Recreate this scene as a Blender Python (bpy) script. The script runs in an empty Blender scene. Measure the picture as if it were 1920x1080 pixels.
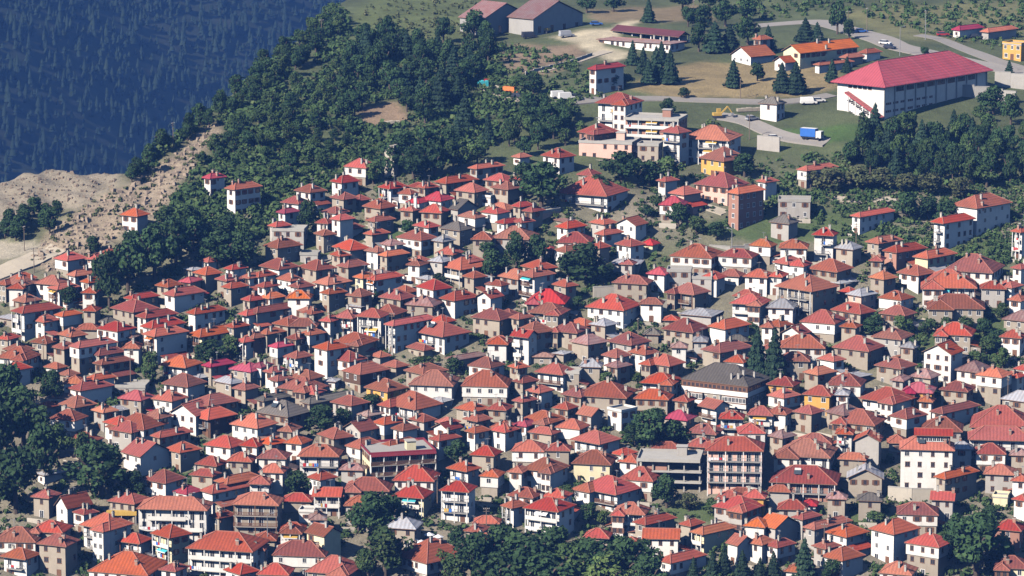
# Hillside mountain village, telephoto view from across the valley
import bpy, math, random
import numpy as np
random.seed(7); RNG = np.random.default_rng(7)
R = math.radians
scene = bpy.context.scene
COL = scene.collection

# ------------------------------------------------------------------ camera
F = 7000.0                      # focal length in photograph pixels (1920 wide)
HC = 240.0                      # camera height
PITCH = R(10.4)
cam_data = bpy.data.cameras.new('camera')
cam_data.sensor_width = 36.0
cam_data.lens = 36.0 * F / 1920.0
cam_data.clip_start = 1.0
cam_data.clip_end = 12000.0
cam = bpy.data.objects.new('camera', cam_data)
cam.location = (0, 0, HC)
cam.rotation_euler = (R(90) - PITCH, 0, 0)
COL.objects.link(cam)
scene.camera = cam

# ------------------------------------------------------------------ light
SUN_EL, SUN_AZ = R(36), math.atan2(-0.63, -0.78)      # sun to the left, a little behind the camera
to_sun = (math.cos(SUN_EL) * math.cos(SUN_AZ), math.cos(SUN_EL) * math.sin(SUN_AZ), math.sin(SUN_EL))
world = bpy.data.worlds.new('World'); scene.world = world; world.use_nodes = True
wn = world.node_tree
sky = wn.nodes.new('ShaderNodeTexSky'); sky.sky_type = 'NISHITA'; sky.sun_disc = False
sky.sun_elevation = SUN_EL
sky.sun_rotation = math.atan2(to_sun[0], to_sun[1])
sky.altitude = 1200.0; sky.air_density = 1.0; sky.dust_density = 0.05; sky.ozone_density = 4.0
wn.nodes['Background'].inputs['Strength'].default_value = 0.072
wn.links.new(sky.outputs[0], wn.nodes['Background'].inputs['Color'])
sun_data = bpy.data.lights.new('sun', 'SUN'); sun_data.energy = 5.0; sun_data.angle = R(0.5)
sun_data.color = (1.0, 0.91, 0.80)
sun = bpy.data.objects.new('sun', sun_data); COL.objects.link(sun)
from mathutils import Vector
sun.rotation_euler = Vector(to_sun).to_track_quat('Z', 'Y').to_euler()
sun.location = (-600, -300, 900)
scene.view_settings.view_transform = 'Standard'
scene.view_settings.look = 'None'
scene.view_settings.gamma = 1.0
scene.view_settings.exposure = 0.88
cy = scene.cycles
cy.use_denoising = True
cy.max_bounces = 4; cy.diffuse_bounces = 0; cy.glossy_bounces = 2; cy.transmission_bounces = 2
cy.volume_bounces = 0; cy.transparent_max_bounces = 4
cy.caustics_reflective = False; cy.caustics_refractive = False

# ------------------------------------------------------------------ small helpers
def tag(o, label=None, cat=None, group=None, kind=None):
    if label: o['label'] = label
    if cat: o['category'] = cat
    if group: o['group'] = group
    if kind: o['kind'] = kind
    return o

def link(name, data, parent=None, loc=None, rz=None, scale=None):
    o = bpy.data.objects.new(name, data)
    COL.objects.link(o)
    if parent is not None: o.parent = parent
    if loc is not None: o.location = loc
    if rz is not None: o.rotation_euler = (0, 0, rz)
    if scale is not None: o.scale = scale
    return o

class MB:
    """collects polygons with material slots, then makes one mesh"""
    def __init__(s): s.v = []; s.f = []; s.m = []; s.mats = []
    def slot(s, mat):
        if mat not in s.mats: s.mats.append(mat)
        return s.mats.index(mat)
    def poly(s, pts, mat):
        k = len(s.v); s.v.extend(pts); s.f.append(tuple(range(k, k + len(pts)))); s.m.append(s.slot(mat))
    def box(s, x0, x1, y0, y1, z0, z1, mat, top=None, bottom=True):
        a = [(x0, y0, z0), (x1, y0, z0), (x1, y1, z0), (x0, y1, z0), (x0, y0, z1), (x1, y0, z1), (x1, y1, z1), (x0, y1, z1)]
        k = len(s.v); s.v.extend(a); i = s.slot(mat)
        for q in ((0, 1, 5, 4), (1, 2, 6, 5), (2, 3, 7, 6), (3, 0, 4, 7)):
            s.f.append(tuple(k + t for t in q)); s.m.append(i)
        s.f.append((k + 4, k + 5, k + 6, k + 7)); s.m.append(s.slot(top or mat))
        if bottom: s.f.append((k + 3, k + 2, k + 1, k)); s.m.append(i)
    def cyl(s, x, y, z0, z1, r0, r1, n, mat):
        k = len(s.v); i = s.slot(mat)
        for z, r in ((z0, r0), (z1, r1)):
            for t in range(n):
                s.v.append((x + r * math.cos(2 * math.pi * t / n), y + r * math.sin(2 * math.pi * t / n), z))
        for t in range(n):
            s.f.append((k + t, k + (t + 1) % n, k + n + (t + 1) % n, k + n + t)); s.m.append(i)
        s.f.append(tuple(k + n + t for t in range(n))); s.m.append(i)
    def bar(s, p, q, w, mat):
        p = Vector(p); q = Vector(q); d = (q - p).normalized()
        a = d.cross(Vector((0, 0, 1)))
        if a.length < 1e-3: a = Vector((1, 0, 0))
        a = a.normalized() * w / 2; b = d.cross(a).normalized() * w / 2
        k = len(s.v); i = s.slot(mat)
        for c in (p, q):
            for e, g in ((-1, -1), (1, -1), (1, 1), (-1, 1)): s.v.append(tuple(c + a * e + b * g))
        for t in range(4): s.f.append((k + t, k + (t + 1) % 4, k + 4 + (t + 1) % 4, k + 4 + t)); s.m.append(i)
        s.f.append((k + 4, k + 5, k + 6, k + 7)); s.m.append(i); s.f.append((k + 3, k + 2, k + 1, k)); s.m.append(i)
    def mesh(s, name):
        me = bpy.data.meshes.new(name)
        me.from_pydata(s.v, [], s.f)
        for m in s.mats: me.materials.append(MAT[m])
        me.polygons.foreach_set('material_index', s.m)
        me.update()
        return me
    def build(s, name, parent=None, loc=None, rz=None): return link(name, s.mesh(name), parent, loc, rz)

# ------------------------------------------------------------------ materials (procedural)
MAT = {}
def new_mat(name):
    m = bpy.data.materials.new(name); m.use_nodes = True
    nt = m.node_tree; b = nt.nodes['Principled BSDF']
    b.inputs['Specular IOR Level'].default_value = 0.25
    MAT[name] = m
    return m, nt, b
def mixrgb(nt, fac, a, b, blend='MIX'):
    n = nt.nodes.new('ShaderNodeMix'); n.data_type = 'RGBA'; n.blend_type = blend
    for sock, val in ((n.inputs[0], fac), (n.inputs[6], a), (n.inputs[7], b)):
        if isinstance(val, bpy.types.NodeSocket): nt.links.new(val, sock)
        elif isinstance(val, (int, float)): sock.default_value = val
        else: sock.default_value = (*val, 1)
    return n.outputs[2]
def noise(nt, scale, detail=3, rough=0.6, vec=None):
    n = nt.nodes.new('ShaderNodeTexNoise'); n.inputs['Scale'].default_value = scale
    n.inputs['Detail'].default_value = detail; n.inputs['Roughness'].default_value = rough
    if vec is not None: nt.links.new(vec, n.inputs['Vector'])
    return n.outputs['Fac']
def ramp(nt, val, lo, hi):
    n = nt.nodes.new('ShaderNodeMapRange'); nt.links.new(val, n.inputs[0])
    n.inputs[1].default_value = lo; n.inputs[2].default_value = hi
    return n.outputs[0]
def coords(nt, kind='Object', scale=None):
    t = nt.nodes.new('ShaderNodeTexCoord'); out = t.outputs[kind]
    if scale:
        mp = nt.nodes.new('ShaderNodeMapping'); mp.inputs['Scale'].default_value = scale
        nt.links.new(out, mp.inputs['Vector']); out = mp.outputs['Vector']
    return out
def obj_random(nt):
    return nt.nodes.new('ShaderNodeObjectInfo').outputs['Random']

def wall_mat(name, col, dirt, rough=0.9, stain=0.5):
    m, nt, b = new_mat(name)
    oc = coords(nt)
    big = noise(nt, 0.35, 4, 0.65, oc)
    streak = noise(nt, 1.0, 3, 0.6, coords(nt, 'Object', (1.6, 1.6, 0.25)))
    fine = noise(nt, 4.0, 4, 0.7, oc)
    c = mixrgb(nt, ramp(nt, big, 0.45, 0.8), col, dirt)
    c = mixrgb(nt, ramp(nt, streak, 0.55, 0.95), c, tuple(x * stain for x in dirt))
    c = mixrgb(nt, ramp(nt, fine, 0.3, 0.8), c, tuple(x * 0.84 for x in col))
    rnd = obj_random(nt)
    hsv = nt.nodes.new('ShaderNodeHueSaturation'); nt.links.new(c, hsv.inputs['Color'])
    v = nt.nodes.new('ShaderNodeMapRange'); nt.links.new(rnd, v.inputs[0]); v.inputs[3].default_value = 0.84; v.inputs[4].default_value = 1.06
    nt.links.new(v.outputs[0], hsv.inputs['Value'])
    nt.links.new(hsv.outputs[0], b.inputs['Base Color'])
    b.inputs['Roughness'].default_value = rough
    bump = nt.nodes.new('ShaderNodeBump'); bump.inputs['Strength'].default_value = 0.4; bump.inputs['Distance'].default_value = 0.05
    nt.links.new(fine, bump.inputs['Height']); nt.links.new(bump.outputs[0], b.inputs['Normal'])
    return m
def roof_mat(name, col, old, moss, metal=False, ribs=True):
    m, nt, b = new_mat(name)
    oc = coords(nt)
    n1 = noise(nt, 0.5, 5, 0.7, oc); n2 = noise(nt, 3.2, 4, 0.75, oc); n3 = noise(nt, 0.18, 2, 0.5, oc)
    c = mixrgb(nt, ramp(nt, n1, 0.42, 0.72), col, old)
    c = mixrgb(nt, ramp(nt, n2, 0.44, 0.74), c, moss)
    c = mixrgb(nt, ramp(nt, n3, 0.5, 0.75), c, tuple(x * 0.8 for x in old))
    rnd = obj_random(nt)
    hsv = nt.nodes.new('ShaderNodeHueSaturation'); nt.links.new(c, hsv.inputs['Color'])
    v = nt.nodes.new('ShaderNodeMapRange'); nt.links.new(rnd, v.inputs[0]); v.inputs[3].default_value = 0.66; v.inputs[4].default_value = 1.15
    nt.links.new(v.outputs[0], hsv.inputs['Value'])
    r3 = nt.nodes.new('ShaderNodeMath'); r3.operation = 'MULTIPLY'; nt.links.new(rnd, r3.inputs[0]); r3.inputs[1].default_value = 13.7
    f3 = nt.nodes.new('ShaderNodeMath'); f3.operation = 'FRACT'; nt.links.new(r3.outputs[0], f3.inputs[0])
    s3 = nt.nodes.new('ShaderNodeMapRange'); nt.links.new(f3.outputs[0], s3.inputs[0]); s3.inputs[3].default_value = 0.86; s3.inputs[4].default_value = 1.08
    nt.links.new(s3.outputs[0], hsv.inputs['Saturation'])
    rnd2 = nt.nodes.new('ShaderNodeMath'); rnd2.operation = 'MULTIPLY'; nt.links.new(rnd, rnd2.inputs[0]); rnd2.inputs[1].default_value = 7.31
    fr = nt.nodes.new('ShaderNodeMath'); fr.operation = 'FRACT'; nt.links.new(rnd2.outputs[0], fr.inputs[0])
    h = nt.nodes.new('ShaderNodeMapRange'); nt.links.new(fr.outputs[0], h.inputs[0]); h.inputs[3].default_value = 0.488; h.inputs[4].default_value = 0.512
    nt.links.new(h.outputs[0], hsv.inputs['Hue'])
    nt.links.new(hsv.outputs[0], b.inputs['Base Color'])
    b.inputs['Roughness'].default_value = 0.45 if metal else 0.85
    if metal: b.inputs['Metallic'].default_value = 0.15
    if ribs:
        w = nt.nodes.new('ShaderNodeTexWave'); w.bands_direction = 'X'; w.inputs['Scale'].default_value = 0.30 if metal else 0.36
        w.inputs['Distortion'].default_value = 1.2; nt.links.new(oc, w.inputs['Vector'])
        mm = mixrgb(nt, w.outputs['Fac'], (0.80, 0.80, 0.80), (1.06, 1.06, 1.06)); cc = mixrgb(nt, 1.0, hsv.outputs[0], mm, 'MULTIPLY'); nt.links.new(cc, b.inputs['Base Color'])
        bump = nt.nodes.new('ShaderNodeBump'); bump.inputs['Strength'].default_value = 0.5; bump.inputs['Distance'].default_value = 0.06
        nt.links.new(w.outputs['Fac'], bump.inputs['Height']); nt.links.new(bump.outputs[0], b.inputs['Normal'])
    return m
WALL = {'w': 'white_plaster', 's': 'stone_masonry', 'k': 'grey_render', 'y': 'cream_plaster', 'o': 'ochre_plaster', 'b': 'bare_brick', 'p': 'pink_plaster', 'd': 'dark_timber', 'c': 'shade_toned_render'}
wall_mat('white_plaster', (0.80, 0.77, 0.72), (0.62, 0.58, 0.52), stain=0.7)
wall_mat('stone_masonry', (0.40, 0.345, 0.275), (0.30, 0.255, 0.205), stain=0.6)
wall_mat('grey_render', (0.46, 0.43, 0.39), (0.36, 0.335, 0.30), stain=0.7)
wall_mat('cream_plaster', (0.78, 0.70, 0.46), (0.62, 0.55, 0.36), stain=0.7)
wall_mat('ochre_plaster', (0.68, 0.38, 0.10), (0.52, 0.29, 0.09), stain=0.7)
wall_mat('bare_brick', (0.42, 0.225, 0.165), (0.34, 0.185, 0.14), stain=0.7)
wall_mat('pink_plaster', (0.72, 0.47, 0.38), (0.60, 0.38, 0.30), stain=0.7)
wall_mat('dark_timber', (0.13, 0.075, 0.05), (0.09, 0.055, 0.04), stain=0.7)
wall_mat('shade_toned_render', (0.36, 0.35, 0.33), (0.29, 0.28, 0.265), stain=0.7)  # darker grey render: shade of the warehouse gables put into the wall colour
wall_mat('concrete', (0.44, 0.42, 0.38), (0.33, 0.31, 0.28), stain=0.7)
wall_mat('brown_rock', (0.30, 0.235, 0.175), (0.20, 0.155, 0.12), stain=0.6)
wall_mat('pale_stone', (0.50, 0.45, 0.37), (0.38, 0.34, 0.28), stain=0.6)
wall_mat('white_paint', (0.80, 0.79, 0.76), (0.70, 0.68, 0.64), rough=0.6, stain=0.8)
wall_mat('brown_wood', (0.20, 0.10, 0.06), (0.14, 0.075, 0.05), rough=0.7, stain=0.7)
wall_mat('blue_paint', (0.05, 0.17, 0.55), (0.04, 0.14, 0.45), rough=0.4)
wall_mat('turquoise_sheet', (0.08, 0.50, 0.55), (0.07, 0.42, 0.46), rough=0.5)
wall_mat('red_paint', (0.50, 0.04, 0.04), (0.40, 0.04, 0.04), rough=0.4)
wall_mat('yellow_paint', (0.62, 0.40, 0.09), (0.50, 0.33, 0.10), rough=0.5)
wall_mat('orange_paint', (0.65, 0.20, 0.05), (0.50, 0.16, 0.05), rough=0.5)
wall_mat('black_rubber', (0.02, 0.02, 0.02), (0.03, 0.03, 0.03), rough=0.9)
wall_mat('dark_paint', (0.05, 0.055, 0.07), (0.06, 0.06, 0.07), rough=0.35)
wall_mat('silver_paint', (0.45, 0.46, 0.48), (0.40, 0.41, 0.43), rough=0.35)
wall_mat('grey_metal', (0.30, 0.30, 0.31), (0.24, 0.23, 0.23), rough=0.6)
wall_mat('pole_wood', (0.22, 0.17, 0.13), (0.16, 0.12, 0.10))
wall_mat('tree_bark', (0.11, 0.085, 0.065), (0.07, 0.055, 0.045))
wall_mat('asphalt', (0.31, 0.285, 0.255), (0.25, 0.23, 0.21))
wall_mat('gravel_lane', (0.44, 0.385, 0.30), (0.36, 0.31, 0.24))
wall_mat('soffit_wood', (0.24, 0.15, 0.10), (0.18, 0.11, 0.08))
wall_mat('ridge_mortar', (0.44, 0.17, 0.12), (0.36, 0.13, 0.09))
wall_mat('cloth_white', (0.80, 0.80, 0.82), (0.72, 0.72, 0.76))
ROOF = {'r': 'red_tile', 'o': 'orange_tile', 'b': 'weathered_tile', 'c': 'crimson_sheet', 's': 'slate', 'z': 'zinc_sheet', 'k': 'rusty_sheet', 'v': 'purple_sheet', 'f': 'concrete'}
roof_mat('red_tile', (0.42, 0.084, 0.044), (0.32, 0.070, 0.042), (0.19, 0.058, 0.042))
roof_mat('orange_tile', (0.50, 0.120, 0.048), (0.40, 0.094, 0.044), (0.26, 0.072, 0.044))
roof_mat('weathered_tile', (0.30, 0.076, 0.046), (0.21, 0.062, 0.044), (0.13, 0.052, 0.042))
roof_mat('crimson_sheet', (0.46, 0.060, 0.078), (0.42, 0.058, 0.074), (0.38, 0.056, 0.070), metal=True)
roof_mat('slate', (0.135, 0.120, 0.105), (0.17, 0.15, 0.13), (0.09, 0.08, 0.07))
roof_mat('zinc_sheet', (0.42, 0.45, 0.50), (0.34, 0.35, 0.38), (0.40, 0.30, 0.25), metal=True)
roof_mat('rusty_sheet', (0.36, 0.19, 0.16), (0.42, 0.31, 0.28), (0.22, 0.10, 0.075), metal=True)
roof_mat('purple_sheet', (0.23, 0.085, 0.085), (0.19, 0.075, 0.075), (0.15, 0.07, 0.065), metal=True)

m, nt, b = new_mat('window_glass')
b.inputs['Base Color'].default_value = (0.035, 0.04, 0.05, 1); b.inputs['Roughness'].default_value = 0.12
b.inputs['Specular IOR Level'].default_value = 0.5
m, nt, b = new_mat('clear_glass')
b.inputs['Base Color'].default_value = (0.05, 0.065, 0.08, 1); b.inputs['Roughness'].default_value = 0.08

def leaf_mat(name, c1, c2, c3):
    m, nt, b = new_mat(name)
    a = nt.nodes.new('ShaderNodeAttribute'); a.attribute_name = 'tint'
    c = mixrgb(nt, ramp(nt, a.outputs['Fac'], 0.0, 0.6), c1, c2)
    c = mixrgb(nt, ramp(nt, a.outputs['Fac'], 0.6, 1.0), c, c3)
    hsv = nt.nodes.new('ShaderNodeHueSaturation'); nt.links.new(c, hsv.inputs['Color'])
    v = nt.nodes.new('ShaderNodeMapRange'); nt.links.new(obj_random(nt), v.inputs[0]); v.inputs[3].default_value = 0.7; v.inputs[4].default_value = 1.3
    nt.links.new(v.outputs[0], hsv.inputs['Value'])
    nt.links.new(hsv.outputs[0], b.inputs['Base Color'])
    b.inputs['Roughness'].default_value = 0.8; b.inputs['Specular IOR Level'].default_value = 0.15
    return m
leaf_mat('leaf_dark', (0.020, 0.045, 0.018), (0.034, 0.068, 0.024), (0.055, 0.085, 0.030))
leaf_mat('leaf_mid', (0.035, 0.065, 0.020), (0.055, 0.095, 0.030), (0.085, 0.115, 0.040))
leaf_mat('leaf_light', (0.060, 0.100, 0.028), (0.085, 0.130, 0.035), (0.115, 0.150, 0.050))
leaf_mat('needle_dark', (0.014, 0.032, 0.018), (0.022, 0.046, 0.024), (0.035, 0.060, 0.030))
leaf_mat('leaf_olive', (0.060, 0.075, 0.030), (0.085, 0.100, 0.042), (0.120, 0.120, 0.060))
leaf_mat('leaf_far', (0.006, 0.013, 0.008), (0.010, 0.019, 0.010), (0.015, 0.025, 0.013))

# ------------------------------------------------------------------ terrain
CP, SP = math.cos(PITCH), math.sin(PITCH)
def depression_tan(y):           # tangent of the depression angle of a photo row in the middle column
    return math.tan(PITCH + math.atan((y - 540.0) / F))
_rows = [(1080, 885), (1000, 905), (800, 958), (600, 1013), (400, 1073), (250, 1132), (150, 1192), (80, 1258), (0, 1355), (-100, 1500), (-190, 1700)]
_kY = [0, 260, 480, 620, 760, 840] + [r for _, r in _rows] + [2100, 2600]
_kZ = [225, 120, -110, -112, -48, -10] + [HC - r * depression_tan(y) for y, r in _rows]
_kZ += [_kZ[-1] + 70, _kZ[-1] + 120]
_tabY = np.arange(0, 2600, 2.0)
_tabZ = np.interp(_tabY, _kY, _kZ)
_ker = np.exp(-0.5 * (np.arange(-20, 21) / 8.0) ** 2); _ker /= _ker.sum()
_tabZ = np.convolve(np.pad(_tabZ, 20, mode='edge'), _ker, mode='valid')
_cx = [-3000, -900, -400, -60, 0, 40, 90, 150, 215, 240, 300, 400, 480, 560, 600, 640, 700, 800, 1000, 2500]
_cyv = [640, 520, 420, 362, 338, 321, 309, 315, 326, 318, 266, 196, 130, 66, 30, -2, -40, -90, -150, -320]
def project(X, Y, Z):
    """world -> photo pixel"""
    dz = Z - HC
    d = Y * CP - dz * SP
    return 960 + F * X / d, 540 - F * (Y * SP + dz * CP) / d, d
def ground(X, Y):
    X = np.asarray(X, float); Y = np.asarray(Y, float)
    z = np.interp(Y, _tabY, _tabZ)
    z = z + 1.1 * np.sin(X / 23.0 + Y / 41.0) * np.cos(Y / 29.0 - X / 57.0) + 0.45 * np.sin(X / 9.0 - Y / 13.0 + 2)
    px, py, d = project(X, Y, z)
    over = np.interp(px, _cx, _cyv) - py
    wgt = np.clip((Y - 780) / 120, 0, 1)
    drop = np.where(over > -25, 0.55 * (over + np.sqrt(over * over + 30.0)) / 2, 0.0) * wgt
    rocky = np.clip(1 - np.abs(px - 180) / 330.0, 0, 1) * np.clip((520 - py) / 60, 0, 1)
    z = z + rocky * (1.2 * np.sin(X / 3.1 + np.sin(Y / 4.0) * 2) * np.sin(Y / 3.7 + X / 7) + 0.5 * np.sin(X / 1.9 + Y / 2.3))
    z = np.maximum(z - drop, -420.0 + 0.05 * np.abs(X))
    return z
def ray(x, y, Y):
    """point on the sight line of photo pixel (x, y) at world distance Y"""
    xc = (x - 960.0) / F; yc = (540.0 - y) / F
    dy = CP + yc * SP; dz = -SP + yc * CP
    t = Y / dy
    return xc * t, HC + dz * t
_YS = np.arange(835.0, 1800.0, 1.0)
def on_ground(x, y, h=0.0):
    """where the sight line of a pixel comes h metres above the ground"""
    X, Z = ray(x, y, _YS)
    g = ground(X, _YS) + h - Z
    k = np.argmax(g >= 0)
    if g[k] < 0: return None
    if k > 0:
        t = g[k - 1] / (g[k - 1] - g[k]); Y = _YS[k - 1] + t
    else: Y = _YS[0]
    X, Z = ray(x, y, Y)
    return float(X), float(Y), float(Z)
def on_ground_many(xs, ys):
    xs = np.asarray(xs, float); ys = np.asarray(ys, float)
    out = np.full(len(xs), np.nan); done = np.zeros(len(xs), bool)
    for Y in np.arange(835.0, 1800.0, 2.0):
        X, Z = ray(xs, ys, Y)
        hit = (ground(X, np.full_like(xs, Y)) >= Z) & ~done
        out[hit] = Y - 1; done |= hit
        if done.all(): break
    X, Z = ray(xs, ys, out)
    return X[done], out[done]
def inside(px, py, poly):
    px = np.asarray(px); py = np.asarray(py)
    r = np.zeros(px.shape, bool); n = len(poly); j = n - 1
    for i in range(n):
        xi, yi = poly[i]; xj, yj = poly[j]
        c = ((yi > py) != (yj > py)) & (px < (xj - xi) * (py - yi) / (yj - yi + 1e-9) + xi)
        r ^= c; j = i
    return r

ROCKY = [(402, 230), (420, 246), (350, 326), (306, 392), (240, 432), (180, 482), (110, 522), (48, 486), (100, 430), (190, 366), (250, 345), (320, 292)]
# terrain zones (outlines as seen in the photograph, laid on the ground)
ZONES = [
    ((0.120, 0.150, 0.055), 14, [(650, 60), (700, -10), (900, -10), (900, 70), (760, 80), (660, 100)]),      # grassy slope
    ((0.34, 0.275, 0.205), 10, ROCKY),
    ((0.30, 0.26, 0.205), 8, [(-80, 370), (0, 330), (90, 296), (225, 312), (222, 345), (140, 395), (80, 385), (20, 440), (-80, 460)]),
    ((0.46, 0.41, 0.33), 5, [(-80, 455), (60, 452), (75, 470), (30, 482), (-80, 500)]),
    ((0.55, 0.48, 0.35), 6, [(1035, 68), (1150, 50), (1180, 35), (1200, 42), (1125, 85), (1190, 100), (1150, 115), (1100, 98), (1075, 82)]),
    ((0.29, 0.225, 0.115), 8, [(1260, 122), (1330, 118), (1560, 118), (1590, 165), (1480, 182), (1240, 184), (1170, 165)]),
    ((0.27, 0.20, 0.135), 8, [(945, 85), (1080, 84), (1110, 108), (1020, 142), (945, 135)]),
    ((0.30, 0.215, 0.145), 6, [(665, 205), (735, 190), (770, 215), (760, 232), (690, 236)]),
    ((0.075, 0.135, 0.035), 6, [(1420, 246), (1640, 232), (1700, 226), (1720, 262), (1540, 268)]),
    ((0.24, 0.185, 0.11), 8, [(1100, 18), (1320, 10), (1340, 40), (1250, 40), (1110, 40)]),
    ((0.17, 0.17, 0.075), 10, [(1560, 20), (1920, 0), (1920, 70), (1740, 80), (1640, 60)]),
    ((0.075, 0.125, 0.045), 8, [(690, 420), (790, 420), (860, 450), (840, 480), (700, 480)]),
    ((0.085, 0.125, 0.045), 8, [(1270, 420), (1600, 390), (1750, 470), (1860, 440), (1930, 470), (1860, 520), (1700, 480), (1560, 450), (1430, 460)]),
    ((0.09, 0.13, 0.05), 8, [(1580, 600), (1900, 590), (1910, 660), (1830, 700), (1700, 640), (1600, 620)]),
    ((0.095, 0.135, 0.05), 8, [(330, 880), (440, 890), (400, 930), (300, 930), (250, 920)]),
    ((0.09, 0.13, 0.05), 8, [(1240, 950), (1420, 930), (1420, 985), (1250, 980)]),
    ((0.09, 0.13, 0.05), 8, [(1560, 955), (1700, 960), (1690, 1010), (1560, 985)]),
]
def terrain_colour(px, py, X, Y):
    n = (0.5 + 0.25 * np.sin(X / 13.0 + 1.7 * np.sin(Y / 21.0)) + 0.25 * np.sin(Y / 11.0 + 1.9 * np.sin(X / 17.0)))
    col = np.empty(px.shape + (3,))
    scrub = np.array((0.095, 0.118, 0.052)); earth = np.array((0.27, 0.235, 0.185)); grass = np.array((0.105, 0.130, 0.055))
    t = np.clip((py - 290) / 90.0, 0, 1)[..., None]
    n2 = n * np.clip(1.15 - (py - 520) / 260.0, 0.3, 1.0)
    village = earth * (1 - n2[..., None]) + grass * n2[..., None]
    upper = scrub * (0.75 + 0.4 * n[..., None])
    col[:] = upper * (1 - t) + village * t
    for c, soft, poly in ZONES:
        acc = np.zeros(px.shape)
        for dx, dy in ((0, 0), (soft, 0), (-soft, 0), (0, soft * .5), (0, -soft * .5)):
            acc += inside(px + dx + 4 * np.sin(Y / 2.7 + X / 5), py + dy + 2 * np.sin(X / 3.1), poly)
        acc = (acc / 5.0)[..., None]
        col = col * (1 - acc) + np.array(c) * acc
    return col

m, nt, b = new_mat('hillside_soil')
va = nt.nodes.new('ShaderNodeAttribute'); va.attribute_name = 'zone'
oc = coords(nt)
g1 = noise(nt, 0.09, 6, 0.7, oc); g2 = noise(nt, 0.7, 5, 0.75, oc); g3 = noise(nt, 2.5, 3, 0.7, oc)
c = mixrgb(nt, ramp(nt, g2, 0.42, 0.75), va.outputs['Color'], (0.16, 0.135, 0.10))
c = mixrgb(nt, 0.8, c, va.outputs['Color'])
c2 = mixrgb(nt, ramp(nt, g1, 0.35, 0.7), (0.72, 0.72, 0.70), (1.22, 1.2, 1.16))
c = mixrgb(nt, 1.0, c, c2, 'MULTIPLY')
c3 = mixrgb(nt, ramp(nt, g3, 0.35, 0.75), (0.70, 0.72, 0.70), (1.25, 1.22, 1.2))
c = mixrgb(nt, 1.0, c, c3, 'MULTIPLY')
nt.links.new(c, b.inputs['Base Color']); b.inputs['Roughness'].default_value = 0.95
bump = nt.nodes.new('ShaderNodeBump'); bump.inputs['Strength'].default_value = 0.9; bump.inputs['Distance'].default_value = 0.5
nt.links.new(g2, bump.inputs['Height']); nt.links.new(bump.outputs[0], b.inputs['Normal'])

def grid_mesh(name, xs, ys, zfun, mat, colour=None):
    XX, YY = np.meshgrid(xs, ys)
    ZZ = zfun(XX, YY)
    nx, ny = len(xs), len(ys)
    v = np.stack([XX, YY, ZZ], -1).reshape(-1, 3)
    i = np.arange(nx * ny).reshape(ny, nx)
    f = np.stack([i[:-1, :-1], i[:-1, 1:], i[1:, 1:], i[1:, :-1]], -1).reshape(-1, 4)
    me = bpy.data.meshes.new(name)
    me.vertices.add(len(v)); me.vertices.foreach_set('co', v.astype('f4').ravel())
    me.loops.add(f.size); me.loops.foreach_set('vertex_index', f.astype('i4').ravel())
    me.polygons.add(len(f)); me.polygons.foreach_set('loop_start', np.arange(0, f.size, 4, dtype='i4'))
    me.update(calc_edges=True); me.validate()
    me.polygons.foreach_set('use_smooth', np.ones(len(f), bool))
    me.materials.append(MAT[mat])
    if colour is not None:
        at = me.attributes.new('zone', 'FLOAT_COLOR', 'POINT')
        c = colour(XX, YY, ZZ).reshape(-1, 3)
        at.data.foreach_set('color', np.concatenate([c, np.ones((len(c), 1))], 1).astype('f4').ravel())
    return link(name, me)
xs = np.concatenate([np.arange(-1400, -260, 40.0), np.arange(-260, 261, 2.0), np.arange(300, 1401, 40.0)])
ys = np.concatenate([np.arange(0, 820, 20.0), np.arange(820, 1420, 2.0), np.arange(1420, 2400, 20.0)])
def _tc(X, Y, Z):
    zb = np.interp(Y, _tabY, _tabZ)
    px, py, d = project(X, Y, Z)
    return terrain_colour(px, py, X, Y)
tag(grid_mesh('hillside', xs, ys, ground, 'hillside_soil', _tc), kind='structure')

# far mountain across the gorge
def mountain(X, Y):
    x0, _ = ray(300, 150, 3000.0)
    z = -140 - 0.80 * (X - x0) + 0.55 * (Y - 3000)
    z = z + 10 * np.sin(X / 70.0 + Y / 90.0) + 6 * np.sin(X / 31.0 - Y / 47.0)
    return np.clip(z, -440, 700)
m, nt, b = new_mat('mountain_soil')
oc = coords(nt)
c = mixrgb(nt, ramp(nt, noise(nt, 0.02, 6, 0.7, oc), 0.4, 0.7), (0.015, 0.024, 0.014), (0.035, 0.04, 0.024))
nt.links.new(c, b.inputs['Base Color']); b.inputs['Roughness'].default_value = 0.95
tag(grid_mesh('far_mountain', np.arange(-1600, 1601, 20.0), np.arange(2300, 3700, 20.0), mountain, 'mountain_soil'), kind='structure')

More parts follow.
